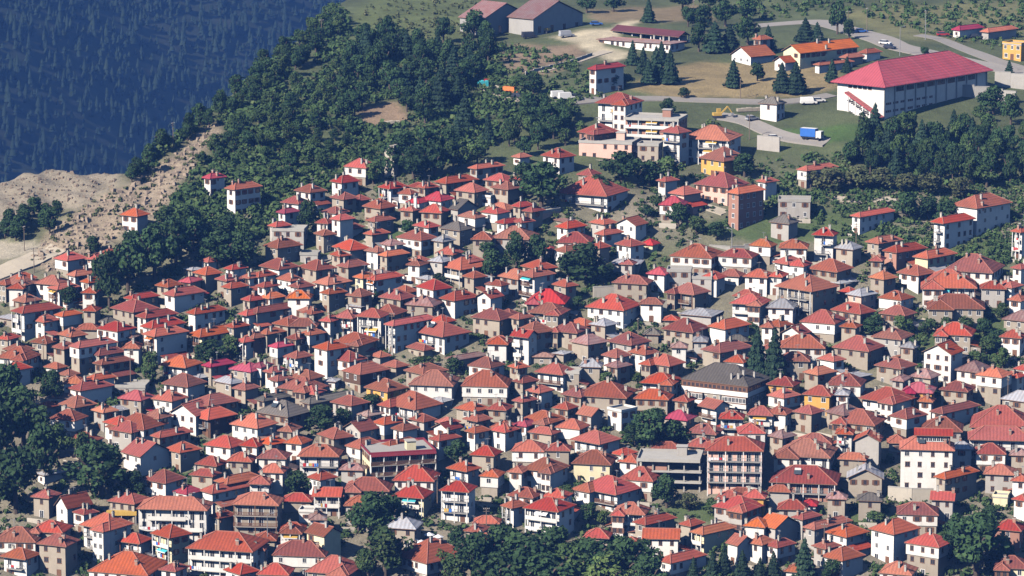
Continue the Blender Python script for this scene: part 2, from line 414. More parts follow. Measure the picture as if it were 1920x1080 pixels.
# ------------------------------------------------------------------ roads and lanes
def ribbon(name, pix, width, mat, lift=0.12, kerb=False):
    pts = [on_ground(x, y) for x, y in pix]
    P = [Vector(p) for p in pts if p]
    if len(P) < 2: print('no road', name, pix); return
    dense = []
    for a_, b_ in zip(P[:-1], P[1:]):
        k = max(2, int((b_ - a_).length / 2.0))
        for t in range(k): dense.append(a_.lerp(b_, t / k))
    dense.append(P[-1])
    for _ in range(6):
        dense = [dense[0]] + [(dense[i - 1] + dense[i] * 2 + dense[i + 1]) / 4 for i in range(1, len(dense) - 1)] + [dense[-1]]
    v, f = [], []
    n = 7
    for i, p in enumerate(dense):
        d = (dense[min(i + 1, len(dense) - 1)] - dense[max(i - 1, 0)]); d.z = 0; d.normalize()
        s = Vector((d.y, -d.x, 0))
        q = [p + s * width * (k / (n - 1) - 0.5) for k in range(n)]
        zz = [float(ground(c.x, c.y)) for c in q]
        zm = sum(zz) / n
        for c, z in zip(q, zz): v.append((c.x, c.y, max(z + lift, zm * 0.5 + z * 0.5 + lift)))
        for k in (0, n - 1):
            c = q[k]; v.append((c.x, c.y, zz[k] - 1.2))
    w = n + 2
    for i in range(len(dense) - 1):
        for k in range(n - 1):
            f.append((i * w + k, i * w + k + 1, (i + 1) * w + k + 1, (i + 1) * w + k))
        f.append((i * w + n, i * w, (i + 1) * w, (i + 1) * w + n))
        f.append((i * w + n - 1, i * w + n + 1, (i + 1) * w + n + 1, (i + 1) * w + n - 1))
    me = bpy.data.meshes.new(name); me.from_pydata(v, [], f); me.materials.append(MAT[mat]); me.update()
    return tag(link(name, me), kind='structure')
ribbon('road', [(1040, 196), (1090, 190), (1130, 186), (1240, 184), (1330, 189), (1420, 192), (1500, 190), (1560, 178)], 5.5, 'asphalt')
ribbon('road', [(1350, 218), (1400, 225), (1440, 246), (1490, 262), (1550, 268)], 7.0, 'asphalt')
ribbon('road', [(1380, 52), (1450, 46), (1530, 40), (1600, 58), (1680, 88), (1760, 104), (1830, 122), (1930, 138)], 11.0, 'asphalt')
ribbon('road', [(1920, 130), (1870, 116), (1820, 96), (1760, 72), (1720, 66)], 6.0, 'asphalt')
ribbon('lane', [(905, 158), (925, 168), (950, 178), (978, 190)], 6.0, 'gravel_lane')
ribbon('lane', [(1010, 135), (1060, 122), (1110, 104), (1140, 96)], 4.0, 'gravel_lane')
ribbon('lane', [(540, 515), (600, 492), (640, 478), (690, 460)], 4.0, 'gravel_lane')
ribbon('lane', [(-20, 520), (30, 500), (75, 478), (110, 466)], 8.0, 'gravel_lane')
ribbon('road', [(90, 326), (150, 322), (222, 321)], 6.0, 'asphalt')
ribbon('lane', [(1630, 652), (1680, 640), (1715, 620), (1740, 600)], 4.0, 'gravel_lane')
ribbon('lane', [(1560, 372), (1620, 376), (1680, 374)], 4.0, 'gravel_lane')
ribbon('lane', [(1850, 790), (1890, 774), (1930, 764)], 6.0, 'asphalt')
ribbon('lane', [(1250, 372), (1310, 384), (1360, 400)], 4.0, 'gravel_lane')

# ------------------------------------------------------------------ buildings: data
# one line per building: left eave, near eave corner, right eave, eave row, storeys, code [| landmark name]
# the numbers are read off the photograph enlarged four times, tile by tile (tile column, tile row)
# code: roof letter, wall letter, then flags: B balconies, S stone ground storey, G gable on the sunny front,
# g gable on the shaded side, M timber gallery, aNN turn of the plan in degrees, P open pillars
TILES = {
(0, 1): """885 1030 1115 545 2 rw | lone white house below the rock slope
1675 1760 1960 345 3 rw
1548 1575 1695 262 2 cw | slim crimson-roofed tower house
1225 1262 1335 785 1 rw
385 505 650 878 2 rw
500 560 750 995 2 rw
740 800 885 830 2 rw
678 735 752 868 2 rw
620 662 735 1045 2 ow
60 150 265 1020 2 rs
240 440 520 1060 2 rw
-20 190 300 1062 2 bs
1520 1560 1625 890 1 rw
1670 1740 1820 945 2 rw
1430 1540 1665 985 2 rs
1330 1430 1485 1040 2 cs
1600 1700 1795 1030 2 bs
1150 1260 1340 1075 2 rs
1830 1870 1960 1010 2 rw
1400 1440 1485 950 1 zs""",
(1, 1): """650 825 910 182 2 rw
545 640 782 295 2 rw
905 1000 1147 340 2 rwB
275 405 532 368 2 bw
175 320 397 450 2 bw
545 655 768 418 2 bs
190 215 330 520 2 cw
115 360 374 650 2 fk
95 150 215 625 2 rk
435 540 590 600 2 rw
545 628 740 575 3 rw | tall white house with a blank grey side
480 600 690 525 2 bw
40 160 345 785 2 bs
325 465 482 830 1 fk
815 890 1047 585 2 rs
805 870 1007 685 2 rs
860 1000 1088 760 1 ks
1120 1225 1290 445 2 cw
1235 1390 1492 430 2 cw
1220 1395 1457 520 2 rs
1465 1512 1672 495 2 skg
1520 1560 1667 550 1 zk
1330 1425 1672 300 2 rs
1480 1640 1748 365 2 rs
1595 1655 1872 190 2 rk
1700 1860 1965 285 2 rs
1755 1890 1995 345 2 bs
1700 1760 1790 400 1 fw
1680 1810 1905 525 2 rw
1370 1530 1642 650 2 ss | square slate-roofed stone house
1610 1770 1792 720 2 bs
1760 2060 2127 718 2 bk
1820 1860 2005 600 2 rw
1340 1480 1555 832 2 rs
1425 1490 1562 850 1 zw
915 980 1152 845 2 os
595 690 852 930 2 bs
1120 1230 1282 915 2 bw
1285 1400 1467 890 2 zk
1150 1230 1292 970 1 zk
1190 1290 1372 1020 1 zk
1380 1535 1740 945 2 osB
1500 1600 1697 890 2 rs
415 540 718 1060 2 rw
720 800 912 1010 2 oy
850 890 1112 1025 2 rwB
0 20 157 1000 2 rw
0 60 177 1078 2 rw
1660 1700 1742 1010 1 zw""",
(2, 1): """215 355 487 105 2 rw
15 60 152 105 1 rw
480 600 662 240 2 bs
330 712 897 398 2 rwB | broad red-roofed house with long white balconies
1175 1290 1442 385 2 rp
1100 1290 1332 462 2 cw
1125 1150 1192 285 2 rw | little white belfry house
1370 1620 1800 330 2 rp | long pink house
1610 1700 1922 375 4 ob | bare brick tower house
1830 1900 1982 290 2 rw
120 180 372 520 1 fp
320 415 572 635 2 rw
335 590 627 745 2 bw
310 400 662 815 2 bw
575 690 792 605 2 rk
770 930 1032 615 2 rwG
670 690 847 685 2 rw
770 890 1012 770 2 bw
960 1060 1112 760 1 cy
735 960 1002 905 1 zk
1185 1500 1612 860 2 bwS
1005 1150 1202 980 2 cw
1160 1345 1362 955 2 fk | blank cream block with parapet
1410 1540 1612 1015 2 rw
1350 1500 1522 1010 2 fk
40 155 332 1000 3 rwB
280 350 442 1042 1 zk
1735 1920 1992 1005 2 rw
0 60 127 475 2 rs
70 150 212 512 2 rs
0 70 132 595 2 rw
-20 60 117 270 2 rs
1410 1590 1787 130 2 bo | ochre-walled house""",
(3, 1): """215 290 552 205 2 rw
645 690 992 548 2 ow
1225 1315 1592 600 3 rwB | lodge-side white balcony house
1395 1570 2000 485 3 bw | great lodge above the terraced gardens
735 830 1037 750 2 rs
75 320 332 430 2 fk
10 160 252 600 2 sk
330 495 547 690 3 rwB
80 300 327 785 2 rw
500 640 727 795 2 zs
865 965 1227 820 2 rb
775 860 882 880 2 bs
1095 1200 1452 862 2 ry
40 150 292 905 2 rw
140 270 332 920 2 rw
310 520 662 960 2 bs
450 540 662 1050 1 zs
760 870 982 1020 2 os
980 1130 1277 990 2 bw
1330 1690 1822 970 2 bw
1280 1440 1462 1003 1 cw
-10 110 152 1000 2 rw
1850 1900 1962 940 2 rw
1845 1900 1962 665 3 rwB
1700 1830 1932 1080 2 rw
1150 1560 1602 1075 2 rw
120 350 482 1070 2 os""",
(0, 2): """45 178 202 8 2 rw
340 430 587 15 2 rwB
600 720 732 40 2 rw
605 720 742 175 2 rs
80 190 282 110 2 bs
60 165 442 195 3 rwB
225 330 412 260 2 rw
430 470 612 215 2 rw
960 990 1187 90 2 rs
805 1000 1182 185 2 bs
1205 1305 1532 65 2 rw | square white house by the dark grove
1000 1090 1322 230 2 bw
1385 1460 1692 200 2 rw
740 800 872 265 1 ss
700 880 1012 330 2 rw
880 1000 1042 375 1 kk
-40 60 112 390 2 rs
410 530 642 370 2 rs
370 480 562 460 2 bs
210 350 422 420 2 bs
-40 200 282 540 2 bw
0 150 242 480 2 bs
-10 100 232 620 2 rw
500 590 862 455 3 rwS
655 740 932 510 2 bs
690 760 987 580 2 bs
910 1050 1062 455 2 rw
1050 1160 1402 368 3 rwB
1040 1140 1382 305 2 rw
1390 1500 1822 368 2 oyB
1680 1750 1832 300 2 rs
1180 1395 1512 600 2 owB | orange-roofed white house with long balconies
1500 1580 1762 595 2 cs
1705 1880 1992 630 2 cs
1410 1490 1652 680 1 zs
1195 1410 1542 745 2 bw | big plain white block
465 630 642 720 2 ow
645 700 862 695 2 rw
850 1090 1112 745 1 fk
450 600 837 775 2 rw
335 580 602 830 1 kw
870 1060 1152 845 2 cs
745 850 1062 930 1 zs
420 560 717 900 2 bk
290 340 432 900 1 bk
355 560 642 1000 2 rw
750 880 1022 1035 2 rw
1050 1190 1282 985 2 bw
1245 1470 1602 965 2 rwG
1420 1560 1772 990 2 odB
1400 1560 1792 890 2 bs
1730 1840 1922 770 2 bs
800 1080 1242 1070 2 bw
1790 1830 1932 410 2 rwB
1820 1850 2002 210 2 rwB
1800 1870 1992 100 2 rs
1650 1730 1862 5 2 rs""",
(1, 2): """20 100 217 82 2 ow
220 410 417 80 2 ow
520 545 682 50 2 rs
665 790 872 70 2 bs
910 1085 1197 90 2 bs
670 790 852 145 1 zw
1110 1330 1402 140 2 ks
1370 1490 1682 98 2 rw
1640 1760 1852 80 2 rwG
290 380 472 185 1 bs
-60 5 302 190 2 bk
575 725 782 230 2 rwB
740 935 1012 225 3 rwB
480 560 602 255 2 rw
110 240 332 285 2 bs
240 460 477 290 2 bs
975 1030 1372 285 3 rwB
1160 1400 1617 370 2 owB | broad white guesthouse with stacked balconies
1605 1830 1962 245 2 bs
1280 1400 1487 265 2 rs
0 80 222 350 2 os
-100 -20 92 380 2 bb
320 400 512 355 2 rw
225 300 352 390 2 bs
95 160 272 450 2 cw
205 300 427 530 2 bwB
410 530 702 470 3 rw
550 700 832 555 2 rwS
635 780 1002 650 2 rdS | stone mansion with a dark timber upper floor
560 800 922 430 2 bs
720 800 902 480 1 rs
930 1050 1152 600 1 bs
1100 1250 1442 650 2 bs
1410 1500 1752 545 1 ks
1585 1760 1872 605 2 bwS
1720 1890 1902 425 2 rw
1140 1480 1532 735 2 bw
800 985 1142 780 2 bo
1535 1890 1922 745 2 bw
945 1195 1402 915 2 rwB
-20 240 412 970 2 ss | slate-roofed stone manor
345 400 757 870 2 ss | dark slate-roofed long manor
-20 60 262 850 2 ss
510 600 627 705 1 zw
145 400 532 780 2 rs
80 160 262 700 2 bw
240 400 512 690 2 bs
280 440 522 800 2 rs
45 120 222 640 2 rw
-40 40 82 600 2 cw
860 960 1132 1030 2 rw
635 780 922 1080 2 bkG
1005 1100 1202 1075 2 bw
1310 1440 1542 1070 2 bwG
1480 1640 1762 930 2 os
1720 1880 1932 920 2 bs
1545 1660 1757 1005 2 rsB
1750 1900 1962 1060 2 os
1280 1400 1482 860 1 zk""",
(2, 2): """100 400 442 120 2 cs
110 370 452 200 2 bsB
0 50 127 235 2 bs
-20 120 197 375 3 rwgB | slender white house with a bare grey gable
550 840 987 170 2 rw
1175 1365 1502 55 2 bsB
1635 1880 1962 130 2 rwB
1130 1250 1267 245 1 rs
1250 1500 1602 215 1 zk
1125 1360 1502 335 2 bs
275 490 592 340 2 bs
575 700 792 290 2 zs
430 570 732 430 2 ks | patched rusty-roofed stone house
980 1110 1127 350 1 ss
130 310 332 520 1 ks
320 390 432 500 1 zs
670 785 892 525 2 bw
870 1000 1112 505 2 rw
985 1180 1312 590 2 rs
1350 1470 1482 405 2 zk
1470 1600 1812 310 2 rw
1610 1770 1782 400 1 ss
1420 1560 1832 490 2 bs
1590 1740 1802 565 2 rw
500 670 692 595 2 zs
690 790 882 600 2 ks
165 380 492 655 2 rwB
395 505 527 640 2 fs
0 80 162 715 2 bs
100 210 302 790 2 rwB
960 1215 1292 725 2 owB
1275 1770 1965 740 3 ssM | great slate-roofed mansion with a white gallery
365 520 622 820 2 bs
490 860 952 830 2 bs
475 595 682 965 2 okg
1125 1315 1397 995 2 cs | crimson pyramid-roofed stone house
1395 1520 1662 910 2 rwgB
1550 1740 1762 985 2 rwB
1760 1960 2002 960 2 rwB
0 110 172 1040 2 cw
60 280 422 1020 2 bs
320 510 592 1065 2 ow
20 80 132 860 2 rs
715 820 922 930 2 fw
1870 1960 1992 300 2 rw""",
(3, 2): """65 330 557 30 3 osB
590 700 842 65 2 zp
835 1000 1117 95 2 rwS
1150 1570 1602 5 2 rwB
1590 1790 1802 10 2 rk
1195 1630 1662 160 2 bs
1800 1900 1962 100 2 rw
245 505 612 275 2 rwS
-20 90 182 295 2 rs
95 250 342 355 2 rwG
90 430 452 455 2 bw
490 755 902 478 2 bs | long stone house above the curved wall
1250 1530 1592 360 2 rs
1165 1380 1502 505 3 rwG | pale gabled house by the thicket
1740 1900 1962 380 2 rw
265 375 532 655 2 os
520 640 802 680 1 zs
440 700 762 740 2 bw
810 1000 1142 610 2 bs
1070 1225 1312 680 2 ks
925 1020 1062 700 2 kk
1000 1240 1292 790 2 co
1290 1500 1582 780 2 bs
1565 1755 1862 675 3 owS
-10 190 272 740 2 bo
0 120 262 830 2 rw
260 470 542 815 2 bo | ochre-fronted house below the stone tower house
510 610 627 805 2 zw
700 960 1152 870 2 bwB
-20 140 202 955 2 bw
190 330 427 950 2 bs
430 570 742 960 2 ks
490 800 922 1035 2 bs
920 1040 1222 985 2 bw
1220 1310 1637 945 2 bw
1520 1980 2052 1060 2 rw
1150 1460 1502 1080 2 bk
1860 1930 1982 620 2 rw""",
(0, 3): """480 665 762 82 2 rw
800 985 1102 8 2 bk
885 1050 1277 188 2 rwg | blank-gabled white house above the lawn
1165 1195 1432 45 2 rs
1215 1350 1507 160 2 rs
1510 1730 1852 125 2 rw
1780 1930 1992 115 2 rw
1450 1625 1702 260 2 rs
1690 1890 1922 225 2 rs
285 330 482 330 1 zw
220 370 432 500 2 rs
385 500 682 580 2 bwG | steep-gabled white cottage
790 1010 1122 545 2 rs
1015 1555 1572 590 3 rwB | long white inn beside the yellow awning
1285 1400 1492 470 2 cw
1480 1590 1882 465 2 rw
1590 1700 1962 395 2 rs
1730 2090 2112 555 3 rsL
570 820 982 740 3 rwB
870 1050 1132 840 2 rwB
1110 1270 1432 800 3 ryB
1380 1900 2007 905 3 rwL | broad inn with a shaded balcony storey
-60 270 312 830 2 bw
210 470 527 760 2 rs
260 495 577 860 3 bs | tall plain stone house of three storeys
-20 190 287 960 2 bwB
640 1110 1232 1078 2 rw
1180 1320 1392 1050 2 bw
1660 1800 1942 1072 2 rw
1580 1640 1732 650 2 bs""",
(1, 3): """-20 100 242 100 2 os
200 345 402 95 2 rw
305 625 642 190 2 rwB
0 230 262 205 2 bw
15 210 242 310 2 ow
-70 105 122 395 2 owB
370 480 592 365 2 rw
415 640 662 490 2 okgB
660 780 962 130 2 rw
920 1000 1227 115 2 bs
750 850 1347 172 3 fyHa76 | flat-roofed hotel with a crimson fascia
1290 1370 1542 70 2 rw
1560 1640 1752 10 2 rw
1745 1870 1962 5 2 rw
1600 1790 1852 185 2 rs
1420 1580 1692 300 2 rwB
1670 1820 1862 340 2 rw
1020 1340 1382 375 2 rw
650 1000 1012 445 2 bs
1010 1260 1332 500 2 ryB
1370 1600 1662 455 3 rwL | loggia-fronted white house with deep eaves
-80 180 192 550 2 bwB
185 420 432 525 1 rs
330 435 447 600 1 fw
165 345 352 765 2 bwB
350 510 652 790 3 byg
115 520 532 935 2 bw
-40 70 82 890 2 rw
955 1200 1252 730 2 zs | zinc-roofed coffee house by the big trees
1620 1830 1842 690 1 rs
1550 1690 1742 755 2 rs
1570 1760 1892 860 2 bw
1015 1280 1602 990 2 rw
0 250 282 1078 2 rw
360 700 802 1075 2 rs
1830 1920 2052 575 2 rwB""",
(2, 3): """-10 245 282 150 2 ow
250 440 452 145 2 bs
440 660 832 95 2 rwB
-40 80 122 310 2 rw
75 320 442 305 2 bw
445 745 802 250 2 by | yellow plastered house
790 940 1002 235 2 rw
935 1410 1452 225 3 fkPB | unfinished concrete frame
1040 1280 1292 140 1 bs
1300 1500 1562 120 2 bs
1450 1890 1922 150 4 rpL | pastel apartment block with balcony tiers
800 1060 1152 375 2 rw
480 780 1002 475 2 rwB
745 1000 1052 625 2 rwB
80 350 492 605 3 rwL | white corner house with deep planted balconies
-40 160 252 500 2 bw
905 1000 1252 700 2 rs
975 1260 1272 805 2 rwg
1245 1340 1412 710 2 rs
1520 1720 1762 515 2 bw
1720 1900 1932 500 2 ro
1505 1760 1922 600 2 rk
1335 1430 1702 775 2 oyB
1600 1690 1842 855 2 rwg
1735 1900 1962 720 2 ow
1760 1880 1962 850 2 rw
1085 1190 1482 990 2 rw
530 730 762 800 1 rs
825 960 977 840 1 rw""",
(3, 3): """0 110 202 50 2 ks
220 480 502 95 1 bs
45 470 562 200 2 bwB
640 845 887 75 3 rkG | tall blank cream gable house
500 640 662 20 2 rwB
985 1400 1422 140 4 ow | white villa with a stepped roof
1505 1990 2012 70 2 rwB
15 520 582 395 2 bbL | bare brick block with concrete galleries
590 870 887 352 2 zsG | wide-gabled grey stone house
665 860 872 520 2 ss
70 300 312 585 2 bk
280 370 387 555 1 cw
1215 1400 1432 515 2 rkg
1270 1330 1622 355 3 os
1620 1850 1897 325 2 rk
1820 1960 1992 375 2 rw
1850 1930 1982 520 2 rw
1735 1800 1817 490 1 fy
965 1280 1302 625 2 bw
-80 55 262 730 2 okg
190 260 422 660 2 rk
265 350 662 735 2 rk
435 590 782 790 2 ow
770 945 1172 770 3 ow | orange-roofed corner house with brick panels
1040 1285 1432 870 3 rw
-20 70 227 870 2 rw
330 430 552 880 2 bk
540 640 832 900 1 zs
410 560 752 970 2 rw
1695 1900 1962 745 2 rb
1700 1960 2002 1030 2 by
835 1080 1152 1075 2 rw
120 300 352 1060 1 ow""",
(2, 0): """575 630 862 522 3 cw | tall white crimson-roofed house beside the upper road
625 880 1002 787 3 rwB
845 1250 1332 907 3 fbL | long brick-fronted terrace hotel
490 640 817 1010 2 rb
1110 1250 1352 1003 4 rwB
500 900 980 1080 2 fp
940 1100 1140 1092 3 fs
1280 1630 1752 1055 3 rwB | twin-roofed white house under the terrace hotel
1640 1790 1992 430 1 owGa50
1825 1862 1912 300 2 rk
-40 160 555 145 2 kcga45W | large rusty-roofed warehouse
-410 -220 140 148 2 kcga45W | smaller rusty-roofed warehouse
748 1250 1350 275 1 vkga38P | open-sided shed with a long purple roof
640 1190 1320 335 1 kwTa35""",
(3, 0): """110 240 722 397 2 oyGa52 | long farm building with a cream gable
40 128 345 472 1 owGa52
340 385 672 490 1 owa50
540 600 742 437 1 os
690 742 872 402 1 rw
1395 1440 1652 228 1 cw
1600 1655 1912 242 1 ok
1770 1900 1992 335 2 fo | flat-roofed orange building
-70 70 152 785 2 sw | small white house with a slate roof by the upper road""",
}
# buildings that stand lower in the picture than their tile list carries
EXTRA = []

# ------------------------------------------------------------------ buildings: builder
ST = 2.75                                  # storey height
_mesh_cache = {}
def cached(key, fn):
    if key not in _mesh_cache: _mesh_cache[key] = fn()
    return _mesh_cache[key]
def window_mesh(w, h, style):
    """an opening in a vertical wall: local x along the wall, y outwards = -y, origin at sill centre"""
    def make():
        b_ = MB(); fr = 'white_paint' if style == 'w' else 'brown_wood'
        t = 0.09
        b_.box(-w / 2, w / 2, -0.02, 0.10, t, h - t, 'window_glass')
        b_.box(-w / 2 - t, w / 2 + t, -0.06, 0.08, -t, t * 0.6, fr)
        b_.box(-w / 2 - t, w / 2 + t, -0.06, 0.08, h - t, h + t * 0.5, fr)
        for s in (-1, 1): b_.box(s * w / 2 - t / 2, s * w / 2 + t / 2, -0.055, 0.08, t * 0.6, h - t, fr)
        b_.box(-0.03, 0.03, -0.045, 0.05, t * 0.6, h - t, fr)
        if style == 's':
            for s in (-1, 1): b_.box(s * (w / 2 + 0.1) - (0.42 if s < 0 else 0), s * (w / 2 + 0.1) + (0.42 if s > 0 else 0), -0.05, 0.02, 0.02, h, 'brown_wood')
        return b_.mesh('window')
    return cached(('win', w, h, style), make)
def door_mesh(style):
    def make():
        b_ = MB(); fr = 'white_paint' if style == 'w' else 'brown_wood'
        b_.box(-0.5, 0.5, -0.02, 0.1, 0, 2.05, 'window_glass' if style == 'w' else 'brown_wood')
        b_.box(-0.62, -0.5, -0.06, 0.1, 0, 2.15, fr); b_.box(0.5, 0.62, -0.06, 0.1, 0, 2.15, fr)
        b_.box(-0.5, 0.5, -0.055, 0.1, 2.05, 2.15, fr); b_.box(-0.03, 0.03, -0.04, 0.05, 0, 2.05, fr)
        return b_.mesh('door')
    return cached(('door', style), make)
def chimney_mesh(k):
    def make():
        b_ = MB(); mat = ('grey_render', 'bare_brick', 'pale_stone')[k]
        h = (1.15, 0.9, 1.05)[k]; r = (0.30, 0.36, 0.32)[k]
        b_.box(-r, r, -r * 0.8, r * 0.8, -1.6, h, mat)
        b_.box(-r - 0.08, r + 0.08, -r * 0.8 - 0.08, r * 0.8 + 0.08, h, h + 0.12, 'concrete')
        for s in (-1, 1): b_.box(s * r * 0.6 - 0.1, s * r * 0.6 + 0.1, -0.2, 0.2, h + 0.12, h + 0.36, mat)
        b_.box(-r - 0.02, r + 0.02, -r * 0.7, r * 0.7, h + 0.36, h + 0.44, 'slate')
        return b_.mesh('chimney')
    return cached(('chim', k), make)
def antenna_mesh():
    def make():
        b_ = MB()
        b_.bar((0, 0, -0.6), (0, 0, 2.4), 0.06, 'grey_metal')
        b_.bar((-0.7, 0, 2.2), (0.7, 0, 2.2), 0.05, 'grey_metal')
        for t in (-0.6, -0.3, 0, 0.3, 0.6): b_.bar((t, -0.35, 2.2), (t, 0.35, 2.2), 0.04, 'grey_metal')
        return b_.mesh('antenna')
    return cached('ant', make)
def tank_mesh():
    def make():
        b_ = MB()
        b_.poly([(-0.9, -0.6, 0.15), (0.9, -0.6, 0.15), (0.9, 0.5, 0.95), (-0.9, 0.5, 0.95)], 'clear_glass')
        b_.poly([(-0.9, 0.5, 0.94), (0.9, 0.5, 0.94), (0.9, -0.6, 0.14), (-0.9, -0.6, 0.14)], 'grey_metal')
        b_.box(-0.8, 0.8, 0.55, 1.0, 0.9, 1.4, 'white_paint')
        for sx in (-0.7, 0.7): b_.bar((sx, 0.5, -0.4), (sx, 0.5, 0.95), 0.07, 'grey_metal')
        return b_.mesh('solar_heater')
    return cached('tank', make)
def balcony_mesh(w, d, style):
    w = round(w * 2) / 2
    def make():
        slab = MB(); slab.box(-w / 2, w / 2, -d, 0.05, -0.16, 0, 'concrete')
        rail = MB()
        if style == 'solid': rail.box(-w / 2 + 0.02, w / 2 - 0.02, -d + 0.02, -d + 0.14, 0.002, 0.95, 'white_plaster')
        else:
            mat = 'brown_wood' if style == 'wood' else 'grey_metal'
            rail.box(-w / 2, w / 2, -d, -d + 0.07, 0.92, 1.0, mat)
            rail.box(-w / 2, w / 2, -d + 0.01, -d + 0.05, 0.10, 0.16, mat)
            n = max(3, int(w / (0.2 if style == 'wood' else 0.28)))
            for i in range(n + 1):
                x = -w / 2 + 0.03 + (w - 0.06) * i / n
                rail.box(x - (0.05 if style == 'wood' else 0.02), x + (0.05 if style == 'wood' else 0.02), -d + 0.012, -d + 0.045, 0.003, 0.92, mat, bottom=False)
        for s in (-1, 1):
            x = s * (w / 2 - 0.05)
            rail.box(x - 0.04, x + 0.04, -d + 0.15, 0.0, 0.88, 0.98, 'brown_wood' if style == 'wood' else 'grey_metal')
        return slab.mesh('balcony'), rail.mesh('railing')
    return cached(('balc', w, d, style), make)

def roof_mesh(W, D, H, kind, rm, slope, over_wall):
    """hip or gable roof over an eaves rectangle W x D at height H"""
    b_ = MB(); th = 0.16
    x0, x1, y0, y1 = -W / 2, W / 2, -D / 2, D / 2
    mat = ROOF[rm]; cap = 'ridge_mortar' if rm in 'rob' else mat
    edges = []
    A, B, C, E = (x0, y0, H), (x1, y0, H), (x1, y1, H), (x0, y1, H)
    if kind == 'hip':
        if W >= D:
            r = slope * D / 2; k = D / 2 * 0.96
            P, Q = (x0 + k, 0, H + r), (x1 - k, 0, H + r)
            b_.poly([A, B, Q, P], mat); b_.poly([C, E, P, Q], mat); b_.poly([B, C, Q], mat); b_.poly([E, A, P], mat)
            edges = [(A, P), (E, P), (B, Q), (C, Q), (P, Q)]
        else:
            r = slope * W / 2; k = W / 2 * 0.96
            P, Q = (0, y0 + k, H + r), (0, y1 - k, H + r)
            b_.poly([B, C, Q, P], mat); b_.poly([E, A, P, Q], mat); b_.poly([A, B, P], mat); b_.poly([C, E, Q], mat)
            edges = [(A, P), (B, P), (E, Q), (C, Q), (P, Q)]
    elif kind == 'gx':          # ridge along x
        r = slope * D / 2; P, Q = (x0, 0, H + r), (x1, 0, H + r)
        b_.poly([A, B, Q, P], mat); b_.poly([C, E, P, Q], mat)
        b_.poly([A, P, (x0, 0, H + r - th), (x0, y0, H - th)], 'soffit_wood'); b_.poly([P, E, (x0, y1, H - th), (x0, 0, H + r - th)], 'soffit_wood')
        b_.poly([Q, B, (x1, y0, H - th), (x1, 0, H + r - th)], 'soffit_wood'); b_.poly([C, Q, (x1, 0, H + r - th), (x1, y1, H - th)], 'soffit_wood')
        edges = [(P, Q)]
    else:                       # ridge along y
        r = slope * W / 2; P, Q = (0, y0, H + r), (0, y1, H + r)
        b_.poly([B, C, Q, P], mat); b_.poly([E, A, P, Q], mat)
        b_.poly([A, (x0, y0, H - th), (0, y0, H + r - th), P], 'soffit_wood'); b_.poly([P, (0, y0, H + r - th), (x1, y0, H - th), B], 'soffit_wood')
        edges = [(P, Q)]
    # eaves board and soffit
    o = [(x, y, H - th) for x, y in ((x0, y0), (x1, y0), (x1, y1), (x0, y1))]
    T = [A, B, C, E]
    skip = {'gx': (1, 3), 'gy': (0, 2)}.get(kind, ())
    for i in range(4):
        j = (i + 1) % 4
        if i not in skip: b_.poly([T[i], o[i], o[j], T[j]], 'soffit_wood' if rm not in 'c' else 'crimson_sheet')
    if kind == 'hip': b_.poly(o[::-1], 'soffit_wood')
    for p, q in edges:
        p = (p[0], p[1], p[2] + 0.02); q = (q[0], q[1], q[2] + 0.02)
        b_.bar(p, q, 0.2, cap)
    return b_.mesh('roof'), r

def roof_height(x, y, W, D, kind, slope):
    if kind == 'hip': return slope * max(0, min(W / 2 - abs(x), D / 2 - abs(y)))
    if kind == 'gx': return slope * (D / 2 - abs(y))
    return slope * (W / 2 - abs(x))

HOUSES = []        # for labels: (object, x, y, attributes, landmark)
def parse(code):
    roof, wall = code[0], code[1]; rest = code[2:]; ang = None
    if 'a' in rest:
        i = rest.index('a'); j = i + 1
        while j < len(rest) and rest[j].isdigit(): j += 1
        ang = float(rest[i + 1:j]); rest = rest[:i] + rest[j:]
    return roof, wall, set(rest), ang

